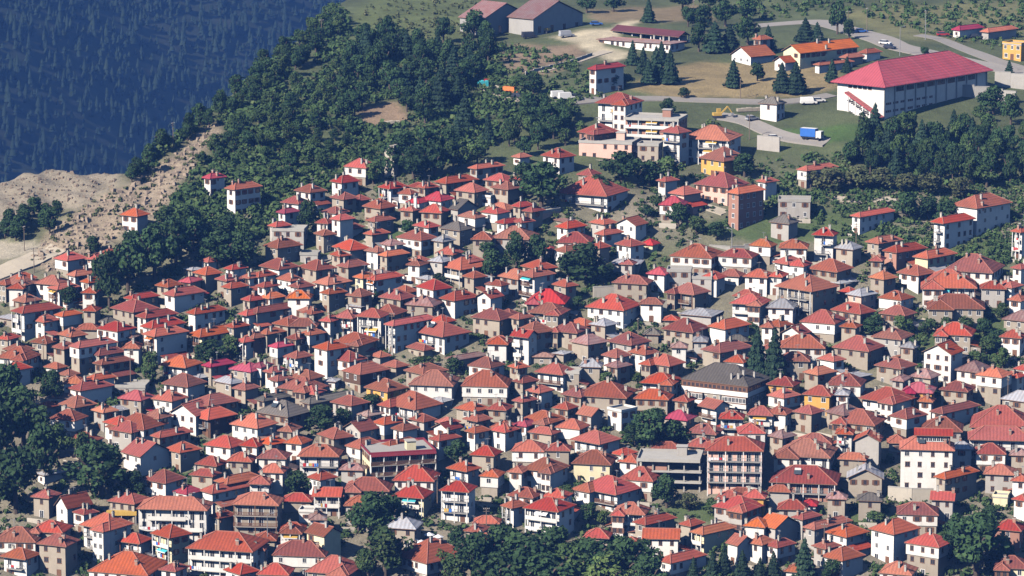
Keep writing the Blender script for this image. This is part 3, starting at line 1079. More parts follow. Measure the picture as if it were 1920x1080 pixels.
def build_house(rec, tile, fixed=None):
    txt, _, lm = rec.partition('|'); lm = lm.strip()
    q = txt.split(); tx, ty = tile[0] * 480.0, tile[1] * 270.0
    xl, xc, xr, ye = [float(v) / 4 for v in q[:4]]; xl += tx; xc += tx; xr += tx; ye += ty
    n = int(q[4]); roof, wall, flags, ang = parse(q[5])
    rnd = random.Random(q[0] + q[1] + q[2] + q[3] + str(tile))
    if wall == 'w' and not lm and n >= 2 and not flags and rnd.random() < 0.32: flags.add('S')
    H = n * ST + 0.15
    if 'W' in flags: H = 6.0
    if fixed:
        fx, fy, W, D, a = fixed
        off = Vector((W / 2, -D / 2, 0)); off.rotate(__import__('mathutils').Euler((0, 0, -a)))
        P = Vector((fx + off.x, fy + off.y, float(ground(fx + off.x, fy + off.y)) + H))
    else:
        p = on_ground(xc, ye, H)
        if p is None: return
        P = Vector(p)
    depth = P.y * CP - (P.z - HC) * SP
    dl, dr = max(3, xc - xl) * depth / F, max(1.0, xr - xc) * depth / F
    if ang is None:
        ratio = 0.9 if dl < 16 else 0.7
        a = math.atan(dr / dl / ratio); a = min(max(a, R(6)), R(47))
    else: a = R(ang)
    W = dl / math.cos(a); D = dr / math.sin(a)
    if fixed: fx, fy, W, D, a = fixed
    elif ang is None: D = min(max(D, 0.75 * min(W, 12.0), 6.0 if n > 1 else 4.5), 16.0); W = max(W, 4.0)
    o = 0.55 if roof != 'f' else 0.15
    if 'B' in flags or 'L' in flags or 'P' in flags: o_front = 1.2
    else: o_front = o
    off = Vector((W / 2, -D / 2, 0)); off.rotate(__import__('mathutils').Euler((0, 0, -a)))
    cx, cyy = P.x - off.x, P.y - off.y
    base = P.z - H
    is_shed = n == 1 and W * D < 140
    nm = 'house'; cat = 'house'
    if wall == 's': nm, cat = 'stone_house', 'stone house'
    if fixed and n > 1: nm, cat = 'cottage', 'cottage'
    if is_shed: nm, cat = 'shed', 'shed'
    if 'H' in flags or (lm and 'hotel' in lm): nm, cat = 'hotel', 'hotel'
    if 'inn' in lm.split() or 'guesthouse' in lm.split(): nm, cat = 'inn', 'inn'
    if 'W' in flags: nm, cat = 'warehouse', 'warehouse'
    if 'apartment' in lm or (n >= 3 and 'B' in flags and not lm): nm, cat = 'apartment_house', 'apartment house'
    root = link(nm, None, None, (cx, cyy, base), -a)
    root.empty_display_size = 1.0
    wx, wyb = W / 2 - o, D / 2 - o
    wyf = D / 2 - o_front
    # shift walls when the front eaves overhang a balcony
    yoff = (o_front - o) / 2
    wy = (wyb + wyf) / 2
    wm = WALL[wall]
    def shell(z0, z1, mat, grow=0.0, name='wall', kind=None, rr=0):
        b_ = MB()
        x0, x1, y0, y1 = -wx - grow, wx + grow, -wyf - grow, wyb + grow
        b_.box(x0, x1, y0, y1, z0, z1, mat)
        if kind == 'gx':
            for x in (x0, x1):
                yy0, yy1 = y0, y1
                zt = z1 - 0.01
                pts = [(x, yy0, zt), (x, yy1, zt), (x, yy1, z1 + roof_height(x, yy1, W, D, 'gx', slope) - 0.12), (x, 0, z1 + rr - 0.14), (x, yy0, z1 + roof_height(x, yy0, W, D, 'gx', slope) - 0.12)]
                b_.poly(pts if x > 0 else pts[::-1], mat)
        if kind == 'gy':
            for y in (y0, y1):
                zt = z1 - 0.01
                pts = [(x0, y, zt), (x1, y, zt), (x1, y, z1 + roof_height(x1, y, W, D, 'gy', slope) - 0.12), (0, y, z1 + rr - 0.14), (x0, y, z1 + roof_height(x0, y, W, D, 'gy', slope) - 0.12)]
                b_.poly(pts if y < 0 else pts[::-1], mat)
        return b_.build(name, root)
    kind = 'gx' if 'g' in flags else 'gy' if 'G' in flags else 'hip'
    slope = rnd.uniform(0.50, 0.64)
    if kind != 'hip': slope = rnd.uniform(0.5, 0.6)
    if 'steep-gabled' in lm: slope = 1.0
    if roof in 'zk' and n == 1 and not lm: slope = rnd.uniform(0.22, 0.35)
    if W * D > 500: slope *= 0.85
    if ang and not 'G' in flags: slope = 0.42
    if 'T' in flags: slope = 0.10
    span = min(W, D) if kind == 'hip' else (D if kind == 'gx' else W)
    rr = slope * span / 2
    top = H - 0.17
    deep = -4.5
    if roof == 'f': top = H - 0.3
    if 'P' in flags:          # open structure: posts, slabs, a few infill walls
        shell(deep, top - (n - 0) * ST + 0.4 if n > 1 else 0.3, 'pale_stone' if n == 1 else 'concrete', name='plinth')
        cols = max(4, int(2 * wx / 3.6))
        for i in range(cols + 1):
            for y in (-wyf, wyb):
                b_ = MB(); x = -wx + 2 * wx * i / cols
                b_.box(x - 0.17, x + 0.17, y - 0.17, y + 0.17, 0.3 if n == 1 else 0, top - 0.01, 'white_paint' if n == 1 else 'concrete'); b_.build('post', root)
        if n > 1:
            for f in range(1, n):
                b_ = MB(); b_.box(-wx - 0.5, wx + 0.5, -wyf - 1.2, wyb + 0.2, f * ST - 0.11, f * ST + 0.11, 'concrete'); b_.build('floor_slab', root)
            b_ = MB(); b_.box(-wx + 0.3, -wx + 7.5, -wyf + 0.3, -wyf + 0.55, (n - 1) * ST + 0.12, top - 0.02, 'bare_brick'); b_.build('infill_wall', root)
            b_ = MB(); b_.box(-wx + 0.3, wx - 0.3, 0.5, 0.8, 0.1, top - 0.02, 'concrete'); b_.build('partition_wall', root)
        else:
            b_ = MB(); b_.box(-wx + 0.3, wx - 0.3, wyb - 1.0, wyb - 0.7, 0.2, top - 0.02, 'grey_render'); b_.build('back_wall', root)
    elif 'M' in flags:
        shell(deep, H - 5.6, 'stone_masonry')
        shell(H - 5.6, H - 3.0, 'stone_masonry', 0.05)
        shell(H - 3.0, H - 1.75, 'white_plaster', 0.4, 'white_band')
        shell(H - 1.75, top, 'brown_wood', 0.3, 'gallery')
    elif 'S' in flags:
        zz = H - ST - 0.1
        b_low = shell(deep, zz, 'stone_masonry', 0.0, 'stone_base')
        shell(zz, top, wm, 0.25, 'wall', kind if kind != 'hip' else None, rr)
    else:
        shell(deep, top, wm, 0.0, 'wall', kind if kind != 'hip' else None, rr)
    # roof
    if roof == 'f':
        b_ = MB()
        b_.box(-W / 2, W / 2, -D / 2, D / 2, H - 0.3, H, 'concrete')
        fas = 'crimson_sheet' if 'H' in flags else ('concrete' if wall not in 'wyo' else wm)
        for (x0, x1, y0, y1) in ((-W / 2, W / 2, -D / 2, -D / 2 + 0.25), (-W / 2, W / 2, D / 2 - 0.25, D / 2), (-W / 2, -W / 2 + 0.25, -D / 2 + 0.25, D / 2 - 0.25), (W / 2 - 0.25, W / 2, -D / 2 + 0.25, D / 2 - 0.25)):
            b_.box(x0, x1, y0, y1, H + 0.002, H + 0.55, fas)
        rf = b_.build('roof', root)
        if W * D > 110:
            b_ = MB(); b_.box(W * 0.1, W * 0.1 + 2.6, D * 0.1, D * 0.1 + 2.4, H, H + 2.2, wm); b_.box(W * 0.1 - 0.2, W * 0.1 + 2.8, D * 0.1 - 0.2, D * 0.1 + 2.6, H + 2.2, H + 2.36, 'concrete')
            b_.build('stair_head', rf)
    else:
        me, rr = roof_mesh(W, D, H, kind, roof, slope, o)
        rf = link('roof', me, root); rf.rotation_euler = (rnd.uniform(-0.012, 0.012), rnd.uniform(-0.012, 0.012), 0)
        nchim = 0
        if not is_shed and 'W' not in flags and 'P' not in flags:
            nchim = 1 + (rnd.random() < 0.7) + (W * D > 150) + (W * D > 260 and rnd.random() < 0.7)
        ck = rnd.randrange(3)
        for i in range(nchim):
            for _ in range(8):
                x = rnd.uniform(-0.42, 0.42) * W; y = rnd.uniform(-0.36, 0.15) * D
                hh = roof_height(x, y, W, D, kind, slope)
                if hh > 0.35: break
            link('chimney', chimney_mesh(ck if rnd.random() < 0.7 else rnd.randrange(3)), rf, (x, y, H + hh), rnd.choice((0, R(90))))
        if nchim and rnd.random() < 0.3:
            link('antenna', antenna_mesh(), rf, (rnd.uniform(-0.2, 0.2) * W, 0, H + rr * 0.8), rnd.uniform(0, 3))
        if nchim and rnd.random() < 0.08 and W * D > 90:
            x, y = -0.1 * W, -0.25 * D
            link('solar_heater', tank_mesh(), rf, (x, y, H + roof_height(x, y, W, D, kind, slope)))
    # openings
    style = 'w' if rnd.random() < 0.35 else 'b'
    if rnd.random() < 0.3: style = 's'
    if 'W' in flags:
        for i in range(4):
            t = -wy + (i + 0.5) / 4 * 2 * wy
            link('window', window_mesh(1.3, 2.2, 'b'), root, (wx, t, 1.0), R(90))
    elif 'M' in flags:
        for f, (zz, hh, ex) in enumerate(((H - 1.55, 1.05, 0.3), (H - 4.9, 1.3, 0.05), (H - 7.6, 1.3, 0.0))):
            k = int(2 * wx / (1.25 if f == 0 else 2.5))
            for i in range(k):
                link('window', window_mesh(0.85, hh, 'b' if f == 0 else 'w'), root, (-wx + (i + 0.5) * 2 * wx / k, -wyf - ex, zz))
            k = int(2 * wy / (1.25 if f == 0 else 2.5))
            for i in range(k):
                link('window', window_mesh(0.85, hh, 'b' if f == 0 else 'w'), root, (wx + ex, -wyf + (i + 0.5) * 2 * wy / k, zz), R(90))
        for s in (-1, 1):
            b_ = MB(); xx = s * wx * 0.68
            b_.box(xx - 3.2, xx + 3.2, -wyf - 0.9, -wyf - 0.05, H - 6.1, H - 5.0, 'white_plaster'); b_.box(xx - 3.1, xx + 3.1, -wyf - 0.85, -wyf - 0.05, H - 5.0, H - 3.0, 'brown_wood')
            bay = b_.build('bay', root)
            for i in range(6): link('window', window_mesh(0.85, 1.3, 'w'), bay, (xx - 2.6 + i * 1.04, -wyf - 0.85, H - 4.6))
    elif 'P' in flags or ('blank' in lm and 'gable' in lm and 'cream' in lm): pass
    elif is_shed:
        for i in range(max(1, int(2 * wx / 3.0))):
            if rnd.random() < 0.7: link('window', window_mesh(0.8, 0.9, style), root, (-wx + (i + 0.5) * 2 * wx / max(1, int(2 * wx / 3.0)), -wyf, H - 1.7))
    else:
        # front wall is at -wyf, back at wyb: centre the side rows
        def row(face, length, centre, skip_p):
            cols = max(1, int((length - 0.9) / rnd.uniform(2.0, 2.7)))
            for f in range(n):
                z = H - (n - f) * ST + 0.95
                ex = 0.25 if ('S' in flags and f == n - 1) else 0.0
                for c in range(cols):
                    if rnd.random() < skip_p + (0.2 if f == 0 else 0): continue
                    t = (c + 0.5) / cols * length - length / 2 + centre + rnd.uniform(-0.15, 0.15)
                    if face == 'front':
                        if f == 0 and c == cols // 2: link('door', door_mesh('b' if rnd.random() < 0.6 else 'w'), root, (t, -wyf - ex, H - n * ST)); continue
                        if ('B' in flags or 'L' in flags) and f > 0: link('door', door_mesh('w'), root, (t, -wyf - ex, z - 0.95)); continue
                        link('window', window_mesh(rnd.choice((0.8, 0.9, 0.9, 1.15)), 1.3, style if rnd.random() < 0.8 else rnd.choice('wsb')), root, (t, -wyf - ex, z))
                    elif face == 'right': link('window', window_mesh(0.9, 1.3, style), root, (wx + ex, t, z), R(90))
                    else: link('window', window_mesh(0.9, 1.3, style), root, (-wx - ex, t, z), R(-90))
        blank = 0.92 if 'blank' in lm else 0.0
        row('front', 2 * wx, 0.0, 0.08 if 'cream' not in lm or n < 3 else 0.9)
        row('right', wyf + wyb, (wyb - wyf) / 2, max(blank, 0.3 if 'g' not in flags else 0.8))
        row('left', wyf + wyb, (wyb - wyf) / 2, 0.7)
    if 'B' in flags or 'L' in flags:
        sty = rnd.choice(('metal', 'wood', 'solid', 'metal'))
        for f in range(1, n):
            if 'P' in flags: break
            w = 2 * wx * (1.0 if 'L' in flags else rnd.choice((0.55, 0.7, 0.95)))
            xo = 0 if 'L' in flags else rnd.uniform(-1, 1) * (wx - w / 2) * 0.9
            s_me, r_me = balcony_mesh(w, 1.15, sty)
            ex = 0.25 if 'S' in flags and f == n - 1 else 0
            bo = link('balcony', s_me, root, (xo, -wyf - ex, H - (n - f) * ST - 0.02))
            link('railing', r_me, bo)
            if rnd.random() < 0.35:
                b_ = MB(); cols_ = ('cloth_white', 'blue_paint', 'cloth_white', 'red_paint', 'cloth_white', 'yellow_paint')
                xx = -w / 2 + rnd.uniform(0.3, 1.0)
                for i in range(rnd.randrange(3, 7)):
                    ww_ = rnd.uniform(0.35, 0.8)
                    if xx + ww_ > w / 2 - 0.2: break
                    b_.box(xx, xx + ww_, -1.21, -1.18, 1.0 - rnd.uniform(0.5, 0.95), 1.03, rnd.choice(cols_)); xx += ww_ + 0.12
                if b_.f: b_.build('laundry', bo)
            if rnd.random() < 0.18:
                b_ = MB(); aw_ = min(w, 3.5); b_.poly([(-aw_ / 2, -1.5, 1.75), (aw_ / 2, -1.5, 1.75), (aw_ / 2, -0.02, 2.35), (-aw_ / 2, -0.02, 2.35)], rnd.choice(('yellow_paint', 'orange_paint', 'cloth_white', 'turquoise_sheet')))
                b_.poly([(-aw_ / 2, -1.5, 1.5), (aw_ / 2, -1.5, 1.5), (aw_ / 2, -1.5, 1.75), (-aw_ / 2, -1.5, 1.75)], 'cloth_white'); b_.build('awning', bo)
        if ('L' in flags or rnd.random() < 0.5) and 'P' not in flags:
            k = max(2, int(2 * wx / 4.0))
            for i in range(k + 1):
                b_ = MB(); x = -wx + 0.15 + (2 * wx - 0.3) * i / k
                b_.box(x - 0.1, x + 0.1, -wyf - 1.12, -wyf - 0.95, deep * 0.4, top - 0.02, 'white_paint' if sty != 'wood' else 'brown_wood'); b_.build('post', root)
    if 'H' in flags:      # balconies along the long shaded side
        for f in range(1, n):
            s_me, r_me = balcony_mesh(wyf + wyb, 1.2, 'wood')
            bo = link('balcony', s_me, root, (wx, (wyb - wyf) / 2, H - (n - f) * ST - 0.02), R(90)); link('railing', r_me, bo)
        b_ = MB(); b_.box(wx + 0.1, wx + 1.3, -wyf, wyb, H - 0.25, H - 0.05, 'white_paint'); b_.box(wx + 1.3, wx + 1.36, -wyf, wyb, H - 0.35, H + 0.3, 'crimson_sheet'); b_.build('canopy', root)
        for i in range(6):
            b_ = MB(); y = -wyf + 0.1 + (wyf + wyb - 0.2) * i / 5; b_.box(wx, wx + 1.15, y - 0.08, y + 0.08, 0, H - 0.26, 'white_paint'); b_.build('partition_wall', root)
    if 'stepped' in lm:
        b_ = MB(); b_.box(-W * 0.18, W * 0.42, -D * 0.2, D * 0.4, H + 0.6, H + 3.3, 'brown_wood'); b_.build('attic', root)
        me2, _ = roof_mesh(W * 0.7, D * 0.75, H + 3.3, 'gx', 'r', 0.35, 0.5)
        link('attic_roof', me2, root, (W * 0.12, D * 0.1, 0))
        for i in range(8): link('window', window_mesh(0.9, 1.0, 'w'), root, (-W * 0.14 + i * W * 0.07, -D * 0.2, H + 1.7))
    # a projecting wing under its own hipped roof
    if kind == 'hip' and roof != 'f' and W > 8.5 and cat in ('house', 'stone house', 'apartment house') and not flags - {'B'} and not lm and rnd.random() < 0.6:
        ww = W * rnd.uniform(0.38, 0.5); side = rnd.choice((-1, 1)); xc_ = side * (W / 2 - ww / 2 - 0.02); pr = rnd.uniform(1.4, 2.4)
        wd = D * 0.72 + pr; ycn = -D / 2 - pr + wd / 2
        b_ = MB(); x0, x1 = xc_ - ww / 2 + o, xc_ + ww / 2 - o
        b_.box(x0, x1, -D / 2 - pr + o, -wyf + 0.3, -4.4, top - 0.01, wm); wg = b_.build('wing', root)
        wme, _ = roof_mesh(ww, wd, H + 0.015, 'hip', roof, slope, o)
        link('wing_roof', wme, wg, (xc_, ycn, 0))
        for f in range(n):
            for c in range(2):
                link('window', window_mesh(0.9, 1.3, style), wg, (x0 + (c + 0.5) / 2 * (x1 - x0), -D / 2 - pr + o, H - (n - f) * ST + 0.95))
    # paved terrace in front and a lean-to annex, as such houses grow
    plainh = not lm and cat in ('house', 'stone house', 'cottage', 'apartment house')
    if plainh and rnd.random() < 0.55:
        b_ = MB(); tw = wx * rnd.uniform(0.7, 1.1); tc = rnd.uniform(-0.3, 0.3) * wx; td = rnd.uniform(1.6, 3.2)
        b_.box(tc - tw, tc + tw, -wyf - 0.3 - td, -wyf - 0.004, -4.4, -0.1, 'pale_stone', top='concrete')
        for (x0, x1, y0, y1) in ((tc - tw, tc + tw, -wyf - 0.3 - td - 0.02, -wyf - 0.3 - td + 0.2),): b_.box(x0, x1, y0, y1, -0.098, 0.75, 'pale_stone')
        b_.build('terrace', root)
    if plainh and n >= 2 and rnd.random() < 0.4:
        sd = -1 if rnd.random() < 0.6 else 1; aw = rnd.uniform(1.8, 3.2); ad = (wyf + wyb) * rnd.uniform(0.45, 0.9); y0 = rnd.uniform(-wyf + 0.1, wyb - ad)
        ah = ST * rnd.choice((0.9, 1.0)); b_ = MB(); xa, xb = (sd * (wx + 0.004), sd * (wx + aw))
        b_.box(min(xa, xb), max(xa, xb), y0, y0 + ad, -4.4, ah - 0.35, wm if rnd.random() < 0.5 else 'stone_masonry')
        an = b_.build('annex', root)
        b_ = MB(); am = ROOF[roof if roof != 'f' and rnd.random() < 0.6 else rnd.choice('bzk')]
        xo_, e = sd * (wx + aw + 0.35), 0.3
        q4 = [(xa, y0 - e, ah + 0.55), (xo_, y0 - e, ah - 0.3), (xo_, y0 + ad + e, ah - 0.3), (xa, y0 + ad + e, ah + 0.55)]
        if sd < 0: q4 = q4[::-1]
        b_.poly(q4, am); b_.poly([(x, y, z - 0.14) for x, y, z in q4[::-1]], 'soffit_wood')
        for i in range(4):
            p0, p1 = q4[i], q4[(i + 1) % 4]; b_.poly([p0, (p0[0], p0[1], p0[2] - 0.14), (p1[0], p1[1], p1[2] - 0.14), p1], 'soffit_wood')
        b_.build('annex_roof', an)
        link('window', window_mesh(0.7, 0.8, style), an, ((xa + xb) / 2, y0, ah - 1.5))
    HOUSES.append(dict(o=root, x=cx, y=cyy, n=n, roof=roof, wall=wall, flags=flags, lm=lm, cat=cat, W=W, D=D, a=a, z=base, H=H))
    return root

for tile, txt in TILES.items():
    for line in txt.split('\n'):
        if line.strip(): build_house(line, tile)
for rec, tile in EXTRA: build_house(rec, tile)

# ------------------------------------------------------------------ sports hall
def sports_hall():
    H = 10.8
    P = Vector(on_ground(1660, 164, H)); depth = P.y * CP - (P.z - HC) * SP
    a = R(42); W = 96 * depth / F / math.cos(a); D = 236 * depth / F / math.sin(a)
    off = Vector((W / 2, -D / 2, 0)); off.rotate(__import__('mathutils').Euler((0, 0, -a)))
    root = link('sports_hall', None, None, (P.x - off.x, P.y - off.y, P.z - H), -a)
    tag(root, 'large white sports hall with a broad crimson hipped roof on the upper plateau', 'sports hall')
    wx, wy = W / 2 - 1.6, D / 2 - 1.6
    b_ = MB(); b_.box(-wx, wx, -wy, wy, -5, H - 0.2, 'white_plaster'); b_.build('wall', root)
    me, rr = roof_mesh(W, D, H, 'hip', 'c', 0.60, 0.5); rf = link('roof', me, root)
    # standing seams
    n = 30
    for i in range(n):
        b_ = MB(); y = -D / 2 + 0.6 + (D - 1.2) * i / (n - 1)
        k = max(0.05, min(1.0, (D / 2 - abs(y)) / (W / 2)))
        b_.bar((W / 2 - 0.02, y, H + 0.03), (W / 2 * (1 - k) + 0.02, y, H + 0.60 * W / 2 * k + 0.03), 0.09, 'crimson_sheet'); b_.build('seam', rf)
    # long shaded side: clerestory bays, pilasters and two strips of small panes
    nb = 10
    for i in range(nb + 1):
        b_ = MB(); y = -wy + 2 * wy * i / nb
        b_.box(wx, wx + 0.28, y - 0.2, y + 0.2, -4, H - 0.22, 'grey_render'); b_.build('pilaster', root)
    for i in range(1, nb - 1):
        y = -wy + 2 * wy * (i + 0.5) / nb
        for k in (-1, 0, 1): link('window', window_mesh(1.15, 1.4, 'b'), root, (wx + 0.03, y + k * 1.32, H - 2.1), R(90))
    for z in (H - 5.8, H - 8.2):
        for i in range(26):
            y = -wy + 1.4 + i * 0.95
            if i % 4 != 3: link('window', window_mesh(0.6, 0.55, 'b'), root, (wx + 0.02, y, z), R(90))
    # sunny end: three high windows and a roofed outside stair
    for i in range(5): link('window', window_mesh(1.3, 0.9, 'b'), root, (-wx * 0.45 + i * 1.9, -wy - 0.02, H - 1.5))
    st = MB()
    x_top, x_bot, zt, zb = -wx * 0.5, wx * 1.05, H - 2.6, 1.4
    nst = 18
    for i in range(nst):
        x0 = x_top + (x_bot - x_top) * i / nst; x1 = x_top + (x_bot - x_top) * (i + 1) / nst
        z = zt - 2.3 + (zb - zt) * (i + 0.5) / nst
        st.box(x0, x1 + 0.01, -wy - 2.0, -wy - 0.05, z - 2.5, z, 'white_plaster')
    so = st.build('outside_stair', root)
    b_ = MB()
    b_.poly([(x_top, -wy - 2.3, zt), (x_bot, -wy - 2.3, zb), (x_bot, -wy - 0.1, zb), (x_top, -wy - 0.1, zt)], 'crimson_sheet')
    b_.poly([(x_top, -wy - 2.3, zt - 0.5), (x_bot, -wy - 2.3, zb - 0.5), (x_bot, -wy - 2.3, zb + 0.02), (x_top, -wy - 2.3, zt + 0.02)], 'crimson_sheet')
    b_.poly([(x_top, -wy - 0.1, zt - 0.2), (x_bot, -wy - 0.1, zb - 0.2), (x_bot, -wy - 2.3, zb - 0.2), (x_top, -wy - 2.3, zt - 0.2)], 'soffit_wood')
    b_.build('stair_roof', root)
    for i in range(5):
        b_ = MB(); t = (i + 0.5) / 5; x = x_top + (x_bot - x_top) * t; z = zt + (zb - zt) * t
        b_.box(x - 0.14, x + 0.14, -wy - 2.2, -wy - 1.95, z - 5.5, z - 0.2, 'white_paint'); b_.build('post', root)
    HOUSES.append(dict(o=root, x=root.location.x, y=root.location.y, n=3, roof='c', wall='w', flags=set(), lm='crimson-roofed sports hall', cat='sports hall', W=W, D=D, a=a, z=root.location.z, H=H, done=True))
sports_hall()

# ------------------------------------------------------------------ labels for buildings
RN = {'r': 'red tiled', 'o': 'bright orange tiled', 'b': 'weathered brown-red', 'c': 'crimson sheet', 's': 'dark slate', 'z': 'grey zinc', 'k': 'rusty sheet', 'v': 'purple sheet', 'f': 'flat'}
WN = {'c': 'shade-toned grey', 'w': 'white', 's': 'stone', 'k': 'grey', 'y': 'cream', 'o': 'ochre', 'b': 'bare brick', 'p': 'pink', 'd': 'dark timber'}
ORD = 'first second third fourth fifth sixth seventh eighth ninth tenth eleventh twelfth thirteenth fourteenth fifteenth sixteenth seventeenth eighteenth nineteenth twentieth'.split()
LM = [h for h in HOUSES if h['lm']]
def sector(x, y, pool):
    best = min(pool, key=lambda l: (x - l['x']) ** 2 + ((y - l['y']) * 0.8) ** 2)
    dx, dy = x - best['x'], (y - best['y'])
    if abs(dy) > abs(dx): w = 'uphill from' if dy > 0 else 'downhill from'
    else: w = 'along the sunny side of' if dx < 0 else 'along the shaded side of'
    return best, w, math.hypot(dx, dy)
def ordinals(items, noun):
    """items: dicts with x, y, o and 'attr'; sets a label that counts outward from a landmark"""
    sec = {}
    for it in items:
        b_, w, d = sector(it['x'], it['y'], LM)
        sec.setdefault((b_['lm'], w), []).append((d, it))
    for (lm, w), lst in sec.items():
        lst.sort(key=lambda t: t[0])
        for i, (d, it) in enumerate(lst):
            o_ = ORD[min(i, 19)]
            w2 = {'along the sunny side of': 'on the sunny side of', 'along the shaded side of': 'on the shaded side of'}.get(w, w)
            lab = f"{it['attr']}, {o_} {noun} {w2} the {lm}"
            if len(lab.split()) > 16: lab = f"{it['short']}, {o_} {w2} the {lm}"
            if len(lab.split()) > 16:
                cut = lm.split(' with ')[0].split(' below ')[0].split(' beside ')[0].split(' under ')[0].split(' above ')[0].split(' by ')[0]
                lab = f"{it['short']}, {o_} {w2} the {cut}"
            if len(lab.split()) > 16: lab = f"{it['short'].split(' ', 1)[-1]}, {o_} {w2} the {cut}"
            if len(lab.split()) > 16: print('LONG', lab)
            it['o']['label'] = lab
GROUP = {'house': 'houses packed on the village slope', 'shed': 'sheds and lean-tos between the houses', 'apartment house': 'balconied apartment houses in the village', 'hotel': 'hotels of the village', 'inn': 'inns of the village', 'warehouse': 'warehouses on the upper plateau'}
# ------------------------------------------------------------------ foliage meshes
def leaf_cloud(name, centres, normals, sizes, tint, mat, extra=None):
    n = len(centres)
    nrm = normals / (np.linalg.norm(normals, axis=1, keepdims=True) + 1e-9)
    ref = RNG.normal(size=(n, 3)); u = np.cross(nrm, ref); u /= (np.linalg.norm(u, axis=1, keepdims=True) + 1e-9)
    w = np.cross(nrm, u)
    s = sizes[:, None]
    asp = RNG.uniform(0.55, 1.0, (n, 1))
    q = np.stack([centres - u * s - w * s * asp * 0.6, centres + u * s * 0.7 - w * s * asp, centres + u * s + w * s * asp * 0.7, centres - u * s * 0.6 + w * s * asp], 1)
    me = bpy.data.meshes.new(name)
    v = q.reshape(-1, 3)
    me.vertices.add(len(v)); me.vertices.foreach_set('co', v.astype('f4').ravel())
    me.loops.add(len(v)); me.loops.foreach_set('vertex_index', np.arange(len(v), dtype='i4'))
    me.polygons.add(n); me.polygons.foreach_set('loop_start', np.arange(0, len(v), 4, dtype='i4'))
    me.update(calc_edges=True)
    at = me.attributes.new('tint', 'FLOAT', 'POINT'); at.data.foreach_set('value', np.repeat(tint, 4).astype('f4'))
    me.materials.append(MAT[mat])
    return me
def blob_points(rng, blobs, count):
    bs = np.array(blobs); wts = bs[:, 3] ** 2; wts /= wts.sum()
    k = rng.choice(len(bs), count, p=wts)
    d = rng.normal(size=(count, 3)); d /= np.linalg.norm(d, axis=1, keepdims=True)
    rad = bs[k, 3] * rng.uniform(0.72, 1.08, count)
    c = bs[k, :3] + d * rad[:, None] * np.array([1, 1, 0.9])
    return c, d, k
def broad_crown(seed, mat, count=1300):
    """unit crown: one metre tall tree, one metre wide"""
    rng = np.random.default_rng(seed)
    blobs = []
    nb = rng.integers(11, 16)
    for i in range(nb):
        t = rng.uniform(0, 1); ang = rng.uniform(0, 2 * math.pi)
        z = 0.30 + 0.52 * t; rmax = 0.36 * math.sin(math.pi * (0.18 + 0.72 * t)) ** 0.8
        r = rmax * rng.uniform(0.35, 1.0)
        blobs.append((r * math.cos(ang), r * math.sin(ang), z, rng.uniform(0.11, 0.19)))
    blobs.append((0, 0, 0.55, 0.26)); blobs.append((rng.uniform(-.08, .08), rng.uniform(-.08, .08), 0.80, 0.16))
    c, d, k = blob_points(rng, blobs, count)
    nrm = d + rng.normal(size=d.shape) * 0.55
    tb = rng.uniform(0, 1, len(blobs))
    tint = np.clip(0.55 * tb[k] + 0.45 * rng.uniform(0, 1, count), 0, 1)
    return leaf_cloud('crown', c, nrm, rng.uniform(0.020, 0.046, count), tint, mat)
def cone_crown(seed, mat, count=1000, slim=1.0):
    rng = np.random.default_rng(seed)
    z = 1 - (1 - rng.uniform(0, 1, count) ** 0.65) * 0.0 - rng.uniform(0, 1, count) ** 0.6 * 0.90
    z = np.clip(z, 0.08, 1.0)
    ang = rng.uniform(0, 2 * math.pi, count)
    lay = 0.80 + 0.20 * np.sin(z * 55 + rng.uniform(0, 1)) + 0.14 * np.sin(3 * ang + z * 17) + 0.08 * np.sin(7 * ang + 3)
    env = (1 - z) ** (0.85) * 0.52 + 0.012
    r = env * lay * rng.uniform(0.55, 1.0, count) ** 0.5
    c = np.stack([r * np.cos(ang), r * np.sin(ang), z - 0.06 * r], 1)
    nrm = np.stack([np.cos(ang) * 0.7, np.sin(ang) * 0.7, np.full(count, 0.8)], 1) + rng.normal(size=(count, 3)) * 0.35
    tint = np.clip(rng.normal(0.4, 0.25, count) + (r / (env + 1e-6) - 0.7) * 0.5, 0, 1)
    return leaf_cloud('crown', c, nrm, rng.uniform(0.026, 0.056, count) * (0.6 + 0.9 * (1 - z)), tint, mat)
def trunk_mesh(seed, conifer):
    rng = random.Random(seed); b_ = MB()
    if conifer: b_.cyl(0, 0, -0.05, 0.92, 0.035, 0.004, 7, 'tree_bark')
    else:
        b_.cyl(0, 0, -0.05, 0.42, 0.045, 0.030, 8, 'tree_bark')
        for i in range(6):
            ang = i * 1.05 + rng.uniform(-.3, .3); rr = rng.uniform(0.18, 0.32); zz = rng.uniform(0.5, 0.8)
            b_.bar((0, 0, 0.24 + 0.03 * i), (rr * math.cos(ang), rr * math.sin(ang), zz), 0.025, 'tree_bark')
        b_.bar((0, 0, 0.38), (0.03, 0.02, 0.82), 0.028, 'tree_bark')
    return b_.mesh('trunk')
CROWN = {'d': [broad_crown(11 + i, 'leaf_dark', 1500) for i in range(4)], 'l': [broad_crown(31 + i, 'leaf_light', 1400) for i in range(3)],
         'm': [broad_crown(51 + i, 'leaf_mid', 1400) for i in range(4)], 'o': [broad_crown(71 + i, 'leaf_olive', 1200) for i in range(3)],
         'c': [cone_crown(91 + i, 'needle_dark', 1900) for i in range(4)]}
TRUNK = {True: [trunk_mesh(1, True)], False: [trunk_mesh(2 + i, False) for i in range(3)]}
TREES = []
